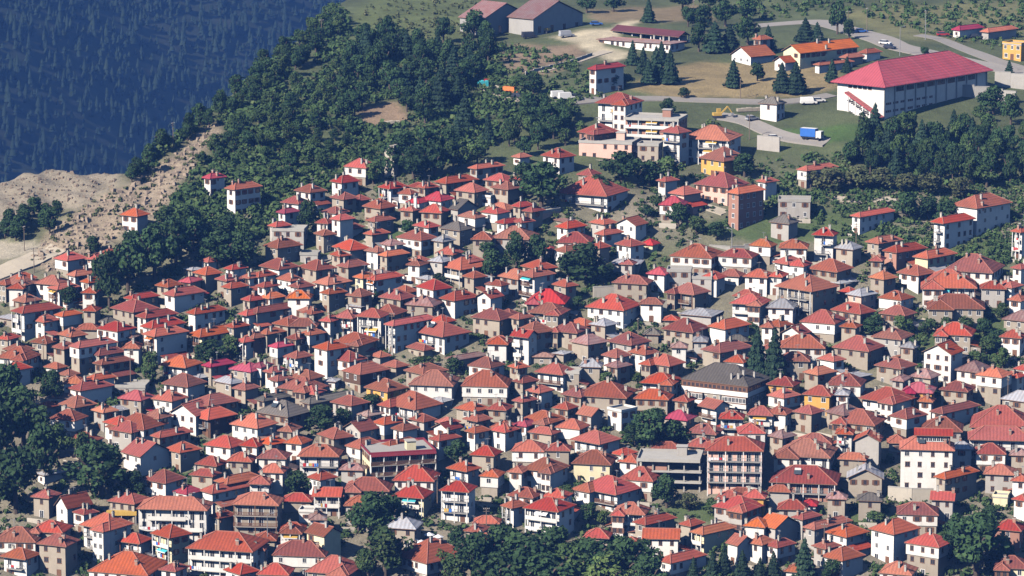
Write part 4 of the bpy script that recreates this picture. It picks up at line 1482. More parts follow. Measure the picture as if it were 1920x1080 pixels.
def overlaps_house(x, y, r):
    for h in HOUSES:
        dx, dy = x - h['x'], y - h['y']
        if abs(dx) > 40 or abs(dy) > 40: continue
        ca, sa = math.cos(h['a']), math.sin(h['a'])
        lx = dx * ca - dy * sa; ly = dx * sa + dy * ca
        if abs(lx) < h['W'] / 2 + r and abs(ly) < h['D'] / 2 + r: return True
    return False
def plant_tree(X, Y, w, h, kind, group=None, label=None):
    rng = random.Random(int(X * 31 + Y * 17))
    z = float(ground(X, Y)) - 0.15
    nm_ = 'pine_tree' if label and 'dark pine' in label else 'conifer_tree' if kind == 'c' else 'broadleaf_tree'
    root = link(nm_, None, None, (X, Y, z), rng.uniform(0, 6.28), (w, w, h))
    link('crown', CROWN[kind][rng.randrange(len(CROWN[kind]))], root)
    link('trunk', TRUNK[kind == 'c'][rng.randrange(len(TRUNK[kind == 'c']))], root)
    root['category'] = {'pine_tree': 'pine', 'conifer_tree': 'conifer'}.get(nm_, 'tree')
    TREES.append(dict(o=root, x=X, y=Y, w=w, h=h, kind=kind, group=group, label=label))
TREE_PIX = """15 790 95 110 d;95 755 54 62 d;45 850 110 120 d;0 885 95 130 d;85 905 90 110 d;30 962 110 130 d;110 860 60 70 m;190 932 130 104 d;155 868 44 62 m;250 930 60 48 d
205 582 64 112 d;188 545 44 70 d;240 548 84 98 d;290 528 90 110 d;330 500 80 90 d;362 472 70 70 d;410 502 90 70 d;452 506 70 72 d;316 442 66 58 m;342 442 80 62 m;176 478 36 36 d;385 440 60 55 m;250 500 60 70 d;425 465 70 60 d
130 578 46 42 d;395 684 70 48 d;432 674 52 48 m;282 722 44 66 m;100 757 50 62 d
576 438 50 62 d;766 444 42 34 d;915 482 52 30 d;822 537 32 26 d;922 528 62 58 d;872 244 46 68 c;915 268 30 52 c;858 262 30 40 c;735 330 60 60 d;775 338 66 64 d;815 335 66 66 d;850 325 60 62 m;760 300 56 56 d;800 300 60 60 d;840 290 50 50 d;895 310 50 50 m;700 345 46 42 m
1015 388 104 84 d;985 365 60 60 d;1165 346 88 64 d;1218 350 62 48 d;1252 348 70 56 m;1396 332 62 44 d;1100 532 104 78 d;1065 525 50 54 d;968 505 52 72 d;1003 500 50 62 d;940 520 44 40 m;1272 424 50 44 d;1212 408 30 26 d;1305 440 50 36 m;1345 448 46 32 d;1120 370 50 44 d;1235 400 36 40 m
1700 412 62 52 d;1740 412 52 46 d;1775 420 56 46 d;1560 362 80 50 o;1608 356 70 46 o;1650 356 70 44 o;1700 362 60 40 o;1745 366 64 44 o;1800 372 60 42 o;1850 350 60 46 m;1520 352 40 36 o
605 816 76 58 d;642 802 42 38 d;696 770 46 34 d;795 692 60 26 m;850 702 46 32 d;705 572 18 28 d;1137 730 40 34 m;1195 722 22 24 l;1222 842 90 78 d;1262 842 66 58 d;1190 836 46 52 d;1419 712 50 100 c;1452 716 54 100 c;1266 662 26 32 m;1084 580 30 26 d
1640 628 52 40 d;1692 634 42 44 m;1740 630 40 34 m;1775 625 44 32 m;1810 622 44 32 m;1845 630 44 36 d;1880 600 40 34 m;1712 664 34 32 d;1850 668 50 40 m;1880 690 44 40 m;1832 690 40 34 m;1870 650 44 34 d
860 870 56 46 d;556 928 60 46 d;700 1010 100 88 d;738 985 60 60 d;672 1000 50 60 d;722 1082 110 96 m;690 1085 60 60 m;856 1032 46 42 d;825 1072 42 46 l;895 1090 100 92 d;940 1075 104 90 d;986 1096 124 104 d;1038 1072 96 88 d;1072 1100 110 86 m;1112 1094 116 92 d;1168 1096 110 92 d;1205 1086 80 76 d;1140 1120 110 84 l;1020 1124 120 90 d;930 1124 110 90 d;850 1116 80 80 m;1215 1120 90 80 d;1105 986 42 46 d;1130 990 26 34 l;1060 938 42 30 m;1250 952 62 64 d;1292 958 50 36 o;1340 964 60 32 m;1372 962 40 28 m
1300 1086 26 42 c;1358 1074 28 54 c;1336 1080 30 48 c;1392 1084 34 54 c;1508 1086 50 78 c;1450 1086 32 54 c;1425 1088 30 44 c;1560 1090 50 44 d;1830 1080 130 120 d;1792 1014 56 56 d;1852 1004 62 52 d;1882 1066 60 62 d;1780 1060 60 70 d;1642 988 40 32 m;1856 974 36 28 d;1668 996 36 26 l
888 72 54 56 d;912 78 36 40 d;1186 122 26 46 c;1206 138 28 50 c;1230 152 40 64 c;1256 157 38 64 c;1216 157 30 46 c;1240 122 30 44 c;1216 42 28 44 c;1375 164 36 52 c;1420 152 36 36 d;1466 172 38 54 c;1492 174 46 58 c;1560 154 28 44 c;1588 136 22 30 c;1310 97 42 52 d;1340 97 50 56 c;1368 94 42 48 c;1402 84 52 52 d;1440 98 34 50 c;1510 78 42 44 c;1532 78 30 36 c;1570 64 46 62 d;1592 74 30 38 d;1320 60 50 50 d;1360 50 50 50 d;1400 40 50 46 d;1290 50 40 40 d;1280 20 50 44 d;1330 20 50 44 d;1100 24 40 34 d;1150 22 44 34 d;1733 106 24 20 d;1892 142 20 30 c
1147 168 32 32 d;1170 162 42 26 d;1000 178 52 42 d;968 172 40 30 m;1252 218 36 34 d;1282 184 30 20 d;1332 252 42 30 l;1862 214 64 54 d;1895 236 50 60 d;1840 232 40 36 m"""
for tok in TREE_PIX.replace('\n', ';').split(';'):
    x, y, w, h, k = tok.split(); x, y, w, h = map(float, (x, y, w, h))
    p = on_ground(x, y)
    if p is None: continue
    d = F / (p[1] * CP - (p[2] - HC) * SP)
    k_ = 1.10 if k == 'd' else 1.08
    plant_tree(p[0], p[1], w / d * k_, h / d * (1.0 + (k_ - 1) * 0.7), k)
# groves: many look-alike trees
def grove(poly, count, wr, hr, kinds, group, label, seed, mind=4.0):
    rng = np.random.default_rng(seed)
    xs_ = [p[0] for p in poly]; ys_ = [p[1] for p in poly]
    px = rng.uniform(min(xs_), max(xs_), count * 12); py = rng.uniform(min(ys_), max(ys_), count * 12)
    ok = inside(px, py, poly); X, Y = on_ground_many(px[ok], py[ok])
    kept = []
    for x, y in zip(X, Y):
        if len(kept) >= count: break
        if any((x - a_) ** 2 + (y - b_) ** 2 < mind * mind for a_, b_ in kept) or overlaps_house(x, y, 1.0): continue
        kept.append((x, y))
        w = rng.uniform(*wr); k = kinds[rng.integers(len(kinds))]
        plant_tree(float(x), float(y), w, w * rng.uniform(*hr), k, group, label)
grove([(640, 205), (655, 120), (720, 85), (830, 75), (925, 100), (930, 140), (880, 165), (850, 205), (800, 235), (740, 205)], 52, (6.5, 9.5), (1.05, 1.4), 'dddc',
      'dark pines of the hillside grove', 'dark pine standing in the dense grove below the rusty warehouses', 1)
grove([(1580, 300), (1640, 266), (1750, 256), (1925, 262), (1930, 345), (1850, 350), (1700, 335), (1600, 325)], 62, (5.2, 8.0), (1.15, 1.75), 'dddmc',
      'tall trees of the belt below the sports hall', 'tall dark tree in the wooded belt below the sports hall', 2, 3.2)
grove([(950, 225), (1000, 205), (1080, 210), (1100, 250), (1080, 290), (1000, 300), (950, 280)], 18, (6, 9), (0.95, 1.2), 'ddm',
      'trees of the thicket beside the terrace hotel', 'leafy dark tree in the thicket beside the terrace hotel', 3)
grove([(232, 330), (330, 258), (420, 190), (500, 126), (600, 44), (650, 10), (640, 60), (560, 130), (480, 190), (400, 232), (320, 292), (250, 346)], 60, (4.5, 7.5), (0.9, 1.25), 'dddm',
      'dark trees lining the crest of the spur', 'dark tree lining the crest of the steep spur', 4, 3.6)
grove([(430, 250), (520, 190), (640, 110), (660, 190), (700, 260), (640, 300), (560, 350), (480, 330), (420, 310), (360, 330)], 56, (4.0, 7.0), (0.85, 1.2), 'ddmm',
      'trees scattered over the slope of the spur', 'leafy tree scattered over the slope of the spur', 6, 5.0)
grove([(0, 405), (60, 392), (110, 400), (100, 440), (40, 452), (-20, 452)], 14, (5, 7), (0.8, 1.1), 'dd',
      'trees of the clump below the sandy mound', 'dark tree in the clump below the sandy mound', 5, 3.0)
# ------------------------------------------------------------------ small cottages and sheds that fill the gaps of the dense quarters
DENSE = [(0, 580), (120, 530), (200, 590), (330, 560), (480, 520), (560, 470), (600, 400), (680, 370), (800, 350), (920, 340), (960, 400), (1060, 420), (1180, 440), (1200, 540), (1300, 520), (1400, 490), (1560, 480), (1700, 490), (1920, 520), (1920, 980), (1700, 900), (1640, 960), (1450, 980), (1250, 900), (1150, 960), (1000, 960), (860, 880), (640, 1000), (500, 1080), (0, 1080), (120, 980), (330, 880), (180, 820), (100, 700)]
frng = random.Random(99); nf = 0
fpx = [(frng.uniform(0, 1920), frng.uniform(340, 1080)) for _ in range(9000)]
fin = inside(np.array([p[0] for p in fpx]), np.array([p[1] for p in fpx]), DENSE)
FX, FY = on_ground_many(np.array([p[0] for p in fpx])[fin], np.array([p[1] for p in fpx])[fin])
pts_ = list(zip(FX, FY))
for fi, (fx, fy) in enumerate(pts_ + pts_):
    if nf >= 210: break
    near = min(HOUSES, key=lambda h: (h['x'] - fx) ** 2 + (h['y'] - fy) ** 2)
    big_ = fi < len(pts_); W = frng.uniform(7, 11) if big_ else frng.uniform(4.2, 7.5); D = frng.uniform(6.5, 9) if big_ else frng.uniform(4.2, 6.5); a = near['a'] + frng.uniform(-0.12, 0.12)
    bad = False
    for u in (-0.5, -0.17, 0.17, 0.5):
        for v in (-0.5, -0.17, 0.17, 0.5):
            lx, ly = u * W, v * D
            wxp = fx + lx * math.cos(a) + ly * math.sin(a); wyp = fy - lx * math.sin(a) + ly * math.cos(a)
            if overlaps_house(wxp, wyp, -0.2): bad = True; break
        if bad: break
    if bad: continue
    if any((t['x'] - fx) ** 2 + (t['y'] - fy) ** 2 < (t['w'] * 0.4 + 3.0) ** 2 for t in TREES): continue
    nst = 2 if big_ or frng.random() < 0.6 else 1
    roof = frng.choice('rrrbbbbbozk'); wall = frng.choice('sssswwwkk')
    build_house(f"0 {int(fx * 10)} {int(fy * 10)} 0 {nst} {roof}{wall}", (9, 9), (float(fx), float(fy), W, D, a)); nf += 1
# ------------------------------------------------------------------ labels for buildings
plain = {}
for h in HOUSES:
    if h.get('done'): continue
    o = h['o']; o['category'] = h['cat']; o['group'] = GROUP.get(h['cat'], 'houses packed on the village slope')
    feat = ' with balconies' if ('B' in h['flags'] or 'L' in h['flags']) else ''
    if 'G' in h['flags'] or 'g' in h['flags']: feat = ' with a gable'
    if 'S' in h['flags']: feat = ' on a stone base'
    kindw = {'shed': 'shed', 'apartment house': 'apartment house', 'cottage': 'cottage'}.get(h['cat'], 'house')
    h['attr'] = f"{WN[h['wall']]} {kindw}{feat} under a {RN[h['roof']]} roof"
    h['short'] = f"{WN[h['wall']]} {RN[h['roof']].split()[-2] if len(RN[h['roof']].split()) > 1 else 'flat'}-roofed {kindw}"
    if h['lm']:
        extra = '' if 'roof' in h['lm'] or h['roof'] == 'f' else f" under a {RN[h['roof']]} roof"
        lab = h['lm'] + extra
        if len(lab.split()) < 4: lab += ' on the village slope'
        if len(lab.split()) > 16: lab = h['lm']
        o['label'] = lab
    else: plain.setdefault(h['cat'], []).append(h)
for cat, lst in plain.items(): ordinals(lst, {'shed': 'shed', 'house': 'house', 'cottage': 'cottage', 'stone house': 'stone house'}.get(cat, 'one'))

TK = {'d': 'broad dark green tree', 'l': 'broad yellowish green tree', 'm': 'leafy mid-green tree', 'o': 'low olive-green tree', 'c': 'dark pointed conifer'}
solo = []
for t in TREES:
    if t['group']:
        t['o']['group'] = t['group']; t['o']['label'] = t['label']
    else:
        t['o']['group'] = 'trees among the houses'
        t['attr'] = ('tall ' if t['h'] > 11 else 'small ' if t['h'] < 5.5 else '') + TK[t['kind']]; t['short'] = TK[t['kind']]
        solo.append(t)
ordinals(solo, 'tree')

# ------------------------------------------------------------------ scrub, rocks, far forest (uncountable masses)
def bush_mass(name, X, Y, size, tint0, mat, per=34, squat=0.75, label=None, zfun=ground):
    n = len(X); rng = np.random.default_rng(len(name) + n)
    k = np.repeat(np.arange(n), per); m_ = len(k)
    d = rng.normal(size=(m_, 3)); d[:, 2] = np.abs(d[:, 2]) * 0.9 + 0.05; d /= np.linalg.norm(d, axis=1, keepdims=True)
    lump = 0.72 + 0.4 * np.sin(d[:, 0] * 4 + k * 1.7) * np.sin(d[:, 1] * 4 + k * 2.3)
    r = (size[k] * 0.5) * lump * rng.uniform(0.65, 1.1, m_)
    base = np.stack([X, Y, zfun(X, Y)], 1)
    c = base[k] + d * r[:, None] * np.array([1, 1, squat * 1.5]) + np.array([0, 0, 0.1])
    tint = np.clip(tint0[k] + rng.uniform(-0.25, 0.25, m_), 0, 1)
    me = leaf_cloud(name, c, d + rng.normal(size=d.shape) * 0.5, size[k] * rng.uniform(0.09, 0.19, m_), tint, mat)
    o = link(name, me); tag(o, label, 'shrubs', None, 'stuff'); return o
def scatter(poly, count, seed):
    rng = np.random.default_rng(seed)
    xs_ = [p[0] for p in poly]; ys_ = [p[1] for p in poly]
    px = rng.uniform(min(xs_), max(xs_), count * 4); py = rng.uniform(min(ys_), max(ys_), count * 4)
    ok = inside(px, py, poly); px, py = px[ok][:count], py[ok][:count]
    return on_ground_many(px, py)
rs = np.random.default_rng(5)
HILL = [(225, 322), (480, 128), (600, 28), (640, 5), (660, 60), (660, 100), (760, 80), (905, 72), (940, 90), (935, 160), (1000, 200), (900, 300), (700, 330), (520, 400), (470, 470), (390, 460), (312, 432), (312, 394), (356, 330), (426, 248), (404, 226), (320, 286), (250, 342)]
def bare(X, Y):
    px, py, _ = project(X, Y, ground(X, Y)); k = np.ones(len(X), bool)
    for poly in ([(660, 198), (735, 186), (775, 215), (765, 236), (690, 240)], [(590, 250), (640, 235), (660, 262), (610, 290)], [(540, 120), (590, 100), (600, 130), (555, 165)], [(760, 70), (900, 50), (905, 84), (800, 88)]): k &= ~inside(px, py, poly)
    return X[k], Y[k]
X, Y = bare(*scatter(HILL, 3300, 21))
bush_mass('hillside_scrub', X, Y, rs.uniform(1.6, 4.6, len(X)), rs.uniform(0, 0.8, len(X)), 'leaf_mid', 30, label='dark scrub covering the steep spur above the village')
X, Y = bare(*scatter(HILL, 900, 22))
Xa, Ya = scatter(ROCKY, 130, 26); Xb, Yb = scatter([(660, 60), (700, -10), (900, -10), (900, 70), (760, 80)], 240, 27)
X = np.concatenate([X, Xa, Xb]); Y = np.concatenate([Y, Ya, Yb])
bush_mass('hillside_scrub', X, Y, rs.uniform(0.8, 2.4, len(X)), rs.uniform(0, 1, len(X)), 'leaf_olive', 26, label='dry olive scrub between the trees of the spur')
X1, Y1 = scatter([(1280, -30), (1940, -30), (1940, 120), (1830, 85), (1700, 55), (1600, 25), (1400, 40)], 700, 23)
X2, Y2 = scatter([(900, 80), (1040, 95), (1120, 130), (1140, 180), (1030, 200), (940, 170)], 260, 24)
X3, Y3 = scatter([(1420, 300), (1560, 290), (1930, 330), (1930, 480), (1860, 520), (1700, 470), (1600, 400), (1430, 400)], 900, 25)
X = np.concatenate([X1, X2, X3]); Y = np.concatenate([Y1, Y2, Y3])
keep = np.array([not overlaps_house(x, y, 0.5) for x, y in zip(X, Y)]); X, Y = X[keep], Y[keep]
bush_mass('upper_scrub', X, Y, rs.uniform(1.0, 3.6, len(X)), rs.uniform(0, 1, len(X)), 'leaf_mid', 28, label='green scrub on the upper slopes around the plateau')
# gardens: bushes in the gaps between houses
px = rs.uniform(-30, 1950, 15000); py = rs.uniform(330, 1095, 15000)
X, Y = on_ground_many(px, py)
nz = np.sin(X / 17.0 + 1.3 * np.sin(Y / 23.0)) + np.sin(Y / 14.0 + 1.1 * np.sin(X / 19.0))
gpx, gpy, _ = project(X, Y, ground(X, Y))
ok = (nz > -0.75) & ~((gpx < 330) & (gpy < 500)); X, Y = X[ok], Y[ok]
keep = np.array([not overlaps_house(x, y, 0.4) for x, y in zip(X, Y)]); X, Y = X[keep][:4200], Y[keep][:4200]
bush_mass('garden_shrubs', X, Y, rs.uniform(0.8, 3.3, len(X)), rs.uniform(0, 1, len(X)), 'leaf_mid', 24, label='garden shrubs and vines growing in the gaps between the houses')
# rocks on the spur
def rock_mass(poly, count, seed, lo, hi, name, label):
    X, Y = scatter(poly, count, seed); rng = np.random.default_rng(seed)
    cube = np.array([(-1, -1, -1), (1, -1, -1), (1, 1, -1), (-1, 1, -1), (-.7, -.7, .8), (.7, -.7, .8), (.7, .7, .8), (-.7, .7, .8)])
    fc = [(0, 1, 5, 4), (1, 2, 6, 5), (2, 3, 7, 6), (3, 0, 4, 7), (4, 5, 6, 7)]
    v, f = [], []
    for i, (x, y) in enumerate(zip(X, Y)):
        s = lo + (hi - lo) * rng.uniform() ** 3
        p = cube * rng.uniform(0.5, 1.1, (8, 3)) * s * np.array([1, 0.8, rng.uniform(0.5, 1.1)])
        a_ = rng.uniform(0, 6.28); ca, sa = math.cos(a_), math.sin(a_)
        q = np.stack([p[:, 0] * ca - p[:, 1] * sa + x, p[:, 0] * sa + p[:, 1] * ca + y, p[:, 2] + float(ground(x, y)) + s * 0.2], 1)
        k = len(v); v.extend(map(tuple, q)); f.extend(tuple(k + t for t in fc_) for fc_ in fc)
    me = bpy.data.meshes.new(name); me.from_pydata(v, [], f); me.materials.append(MAT['brown_rock']); me.update()
    tag(link(name, me), label, 'rocks', None, 'stuff')
rock_mass(ROCKY[:], 900, 31, 0.15, 1.15, 'loose_rocks', 'pale loose rocks strewn down the bare spur')
rock_mass([(0, 335), (90, 300), (220, 318), (222, 345), (140, 390), (60, 400), (0, 440)], 600, 32, 0.1, 0.8, 'loose_rocks', 'rubble lying on the sandy mound by the road')
# far forest: conifers too many to count
rng = np.random.default_rng(77)
n = 24000
Xf = rng.uniform(-620, 120, n); Yf = rng.uniform(2560, 3500, n)
pxx, pyy, _ = project(Xf, Yf, mountain(Xf, Yf))
ok = (pxx > -170) & (pxx < 760) & (pyy > -80) & (pyy < 370); Xf, Yf = Xf[ok], Yf[ok]
n = len(Xf); hh = rng.uniform(8, 19, n); ww = hh * rng.uniform(0.15, 0.22, n)
rd = rng.uniform(0, 1, n) < 0.75; hh = np.where(rd, rng.uniform(4.0, 7.5, n), hh); ww = np.where(rd, hh * rng.uniform(0.28, 0.45, n), ww)
zf = mountain(Xf, Yf); sides = 7
patch = 0.5 + 0.5 * np.sin(Xf / 45.0 + 1.5 * np.sin(Yf / 60.0)) * np.sin(Yf / 38.0 + Xf / 80.0)
tint_t = np.clip(0.55 * patch + 0.45 * rng.uniform(0, 1, n), 0, 1)
vv, ff, tt = [], [], []
th = np.arange(sides) * 2 * math.pi / sides
for lev, (z0, z1, r0) in enumerate(((0.10, 0.62, 1.0), (0.42, 1.0, 0.66))):
    ring = np.stack([np.cos(th), np.sin(th)], 1)[None] * (ww[:, None, None] * r0) * rng.uniform(0.7, 1.2, (n, sides, 1))
    bx_ = Xf[:, None] + ring[:, :, 0]; by_ = Yf[:, None] + ring[:, :, 1]
    bz_ = zf[:, None] + hh[:, None] * (z0 + rng.uniform(-0.05, 0.05, (n, sides)))
    top = np.stack([Xf, Yf, zf + hh * z1], 1)[:, None]
    blk = np.concatenate([np.stack([bx_, by_, bz_], 2), top], 1)           # n x (sides + 1) x 3
    vv.append(blk)
V = np.stack(vv, 1).reshape(-1, 3)
base_i = np.arange(n * 2)[:, None, None] * (sides + 1)
tri = np.stack([np.arange(sides), (np.arange(sides) + 1) % sides, np.full(sides, sides)], 1)[None]
FACES = (base_i + tri).reshape(-1, 3)
me = bpy.data.meshes.new('far_forest')
me.vertices.add(len(V)); me.vertices.foreach_set('co', V.astype('f4').ravel())
me.loops.add(FACES.size); me.loops.foreach_set('vertex_index', FACES.astype('i4').ravel())
me.polygons.add(len(FACES)); me.polygons.foreach_set('loop_start', np.arange(0, FACES.size, 3, dtype='i4'))
me.update(calc_edges=True)
me.attributes.new('tint', 'FLOAT', 'POINT').data.foreach_set('value', np.repeat(tint_t, 2 * (sides + 1)).astype('f4'))
me.materials.append(MAT['leaf_far'])
tag(link('far_forest', me), 'dark conifer forest on the far mountainside', 'forest', None, 'stuff')

# ------------------------------------------------------------------ poles, walls, vehicles
def pole_mesh(kind):
    def make():
        b_ = MB()
        b_.cyl(0, 0, -0.5, 8.0, 0.13, 0.09, 8, 'pole_wood' if kind == 'wood' else 'grey_metal')
        if kind == 'wood':
            for z in (7.6, 7.0): b_.bar((-0.8, 0, z), (0.8, 0, z), 0.12, 'pole_wood')
            for x in (-0.7, -0.3, 0.3, 0.7): b_.cyl(x, 0, 7.65, 7.85, 0.05, 0.05, 6, 'white_paint')
        else:
            b_.bar((0, 0, 8.0), (1.3, 0, 8.3), 0.09, 'grey_metal'); b_.box(1.1, 1.7, -0.15, 0.15, 8.2, 8.34, 'silver_paint')
        return b_.mesh('pole')
    return cached(('pole', kind), make)
POLES = [(198, 318, 'lamp', 1.0), (325, 278, 'wood', 1.0), (603, 80, 'wood', 1.0), (1300, 45, 'wood', 1.1), (1687, 105, 'lamp', 1.2), (1735, 75, 'lamp', 1.2), (1625, 62, 'wood', 1.1), (1590, 68, 'wood', 1.1),
         (1388, 185, 'wood', 0.8), (1405, 262, 'wood', 1.0), (82, 690, 'wood', 1.0), (245, 720, 'wood', 1.2), (64, 512, 'wood', 0.9), (46, 470, 'wood', 0.9), (1290, 500, 'wood', 1.0), (502, 1030, 'lamp', 1.1), (820, 960, 'wood', 1.2), (1889, 765, 'wood', 1.1),
         (1545, 1040, 'wood', 1.0), (1440, 640, 'wood', 0.8), (1196, 650, 'wood', 1.0), (735, 640, 'wood', 1.0), (912, 1010, 'wood', 1.0), (1372, 482, 'lamp', 1.0), (694, 560, 'wood', 1.0), (355, 985, 'lamp', 1.0), (1605, 470, 'wood', 1.0)]
plist = []
for x, y, k, s in POLES:
    p = on_ground(x, y)
    if not p: continue
    o = link('street_lamp' if k == 'lamp' else 'utility_pole', pole_mesh(k), None, p, random.uniform(0, 3), (1, 1, s))
    tag(o, None, 'lamp post' if k == 'lamp' else 'pole', 'poles and lamps along the lanes')
    plist.append(dict(o=o, x=p[0], y=p[1], attr='grey street lamp on a tall mast' if k == 'lamp' else 'wooden utility pole with crossarms', short='street lamp' if k == 'lamp' else 'utility pole'))
ordinals([p for p in plist if 'lamp' in p['short']], 'lamp'); ordinals([p for p in plist if 'pole' in p['short']], 'pole')

def stone_wall(pix, h, th, mat, label, cat='wall'):
    P = [Vector(q) for q in (on_ground(x, y) for x, y in pix) if q]
    if len(P) < 2: return
    b_ = MB()
    root = link('retaining_wall', None, None, P[0]); tag(root, label, cat, 'retaining walls of the village')
    for a_, c_ in zip(P[:-1], P[1:]):
        L = (c_ - a_).length; n = max(1, int(L / 4)); 
        for i in range(n):
            p = a_.lerp(c_, i / n); q = a_.lerp(c_, (i + 1) / n)
            d = (q - p); d.z = 0; ln = d.length; ang = math.atan2(d.y, d.x)
            z = min(float(ground(p.x, p.y)), float(ground(q.x, q.y)))
            m_ = MB(); m_.box(0, ln - 0.02, -th / 2, th / 2, -1.5, h, mat); m_.box(-0.01, ln - 0.01, -th / 2 - 0.06, th / 2 + 0.06, h, h + 0.12, 'concrete')
            o = m_.build('wall_section', root, (p.x - P[0].x, p.y - P[0].y, z - P[0].z), ang)
WALLS = [([(1420, 280), (1462, 285)], 4.5, 0.5, 'grey_render', 'blank pale retaining wall beside the upper road'),
         ([(1112, 558), (1160, 553), (1200, 550)], 3.0, 0.5, 'pale_stone', 'long pale stone retaining wall behind the small white-gabled houses'),
         ([(1215, 585), (1250, 583)], 3.2, 0.5, 'pale_stone', 'pale stone terrace wall beside the crimson-edged low house'),
         ([(1605, 640), (1650, 648), (1690, 640), (1715, 622)], 2.5, 0.5, 'pale_stone', 'curved stone retaining wall under the garden trees'),
         ([(1665, 935), (1710, 945), (1750, 945)], 4.0, 0.5, 'pale_stone', 'ruined grey stone wall below the white villa'),
         ([(1798, 180), (1855, 186), (1905, 195)], 4.0, 0.5, 'concrete', 'pale concrete ramp wall behind the sports hall'),
         ([(1865, 160), (1925, 168)], 5.0, 0.5, 'concrete', 'tall concrete wall beyond the corner of the sports hall'),
         ([(640, 480), (600, 498), (560, 512)], 1.2, 0.4, 'pale_stone', 'low stone wall along the sloping lane'),
         ([(1330, 460), (1370, 470), (1420, 462)], 1.2, 0.4, 'concrete', 'low concrete parapet beside the terraced gardens'),
         ([(540, 580), (500, 590)], 2.0, 0.4, 'pale_stone', 'short stone wall between crowded houses'),
         ([(680, 655), (720, 648)], 3.0, 0.4, 'pale_stone', 'stone garden wall below the guesthouse'),
         ([(1400, 925), (1420, 935)], 2.5, 0.4, 'pale_stone', 'stone wall at the foot of the apartment block'),
         ([(985, 140), (1060, 122), (1110, 104)], 1.0, 0.3, 'concrete', 'low pale parapet along the track to the sheds')]
for w_ in WALLS: stone_wall(*w_)

def car_parts(paint, big=False):
    def make():
        L, Wd, hb, hc = (4.2, 1.75, 0.85, 1.45) if not big else (5.2, 2.0, 1.0, 2.2)
        b_ = MB()
        prof = [(-L / 2, 0.35), (L / 2, 0.35), (L / 2, hb - 0.1), (L / 2 - 0.9, hb + 0.05), (-L / 2, hb + 0.02)]
        for s in (1, -1):
            pts = [(x, s * Wd / 2, z) for x, z in prof]; b_.poly(pts[::-1] if s > 0 else pts, paint)
        for i in range(len(prof)):
            (x0, z0), (x1, z1) = prof[i], prof[(i + 1) % len(prof)]
            b_.poly([(x0, Wd / 2, z0), (x1, Wd / 2, z1), (x1, -Wd / 2, z1), (x0, -Wd / 2, z0)][::-1], paint)
        body = b_.mesh('body')
        b_ = MB(); k = 0.15
        lo = [(-L / 2 + 0.15, hb), (L / 2 - 1.0, hb)]; hi = [(-L / 2 + 0.5, hc), (L / 2 - 1.7, hc)] if not big else [(-L / 2 + 0.1, hc), (L / 2 - 1.3, hc)]
        q = [(lo[0][0], -Wd / 2 + .05, hb), (lo[1][0], -Wd / 2 + .05, hb), (lo[1][0], Wd / 2 - .05, hb), (lo[0][0], Wd / 2 - .05, hb)]
        t = [(hi[0][0], -Wd / 2 + k, hc), (hi[1][0], -Wd / 2 + k, hc), (hi[1][0], Wd / 2 - k, hc), (hi[0][0], Wd / 2 - k, hc)]
        for i in range(4): j = (i + 1) % 4; b_.poly([q[i], q[j], t[j], t[i]], 'window_glass' if not big or i == 1 else paint)
        b_.poly(t, paint); cab = b_.mesh('cabin')
        b_ = MB()
        k0 = len(b_.v); n = 12
        for y in (-0.1, 0.1):
            for i in range(n): b_.v.append((0.32 * math.cos(6.283 * i / n), y, 0.32 * math.sin(6.283 * i / n)))
        i0 = b_.slot('black_rubber')
        for i in range(n): b_.f.append((i, (i + 1) % n, n + (i + 1) % n, n + i)); b_.m.append(i0)
        b_.f.append(tuple(range(n))[::-1]); b_.m.append(i0); b_.f.append(tuple(range(n, 2 * n))); b_.m.append(i0)
        return body, cab, b_.mesh('wheel'), L, Wd
    return cached(('car', paint, big), make)
def car(x, y, rz, paint, label, big=False):
    p = on_ground(x, y)
    if not p: return
    body, cab, wh, L, Wd = car_parts(paint, big)
    r = link('parked_van' if big else 'parked_car', None, None, (p[0], p[1], p[2] + 0.15), rz); tag(r, label, 'van' if big else 'car', 'vehicles parked along the roads')
    link('body', body, r); link('cabin', cab, r)
    for sx in (-1, 1):
        for sy in (-1, 1): link('wheel', wh, r, (sx * L * 0.31, sy * (Wd / 2 - 0.06), 0.32))
car(1048, 184, 0.3, 'white_paint', 'white van at the outer edge of the upper road bend', True)
car(1062, 187, 0.3, 'white_paint', 'white van parked beside another on the upper road bend', True)
car(1078, 185, 0.2, 'dark_paint', 'dark car parked on the bend of the upper road')
car(1907, 770, 0.3, 'dark_paint', 'dark car parked on the lane among the lower houses')
car(1660, 84, -0.6, 'white_paint', 'white car beside the long farm building on the main road')
car(1668, 92, -0.6, 'dark_paint', 'dark car behind the white one on the main road')
car(1615, 62, 0.2, 'blue_paint', 'blue car parked under the roadside trees')
car(1768, 68, 0.1, 'red_paint', 'red car in front of the crimson-roofed lodge')
car(1830, 72, 0.1, 'dark_paint', 'dark car by the lodge with orange wing')
car(1410, 226, 0.5, 'silver_paint', 'silver car on the sloping road by the small slate-roofed house')
car(1516, 196, 0.1, 'white_paint', 'white camper van parked before the sports hall', True)
car(1535, 192, 0.1, 'white_paint', 'white car beside the camper van before the sports hall')
car(1452, 262, 0.3, 'white_paint', 'white car below the small slate-roofed house')
car(992, 72, 0.4, 'dark_paint', 'dark van in the yard below the large warehouse', True)
car(1062, 70, 0.4, 'silver_paint', 'silver van in the yard beside the dirt track', True)
car(1118, 48, 0.2, 'blue_paint', 'blue car in the yard behind the large warehouse')
car(958, 176, -0.4, 'orange_paint', 'orange van on the gravel lane above the thicket', True)
car(972, 184, -0.4, 'dark_paint', 'dark car on the gravel lane above the thicket')

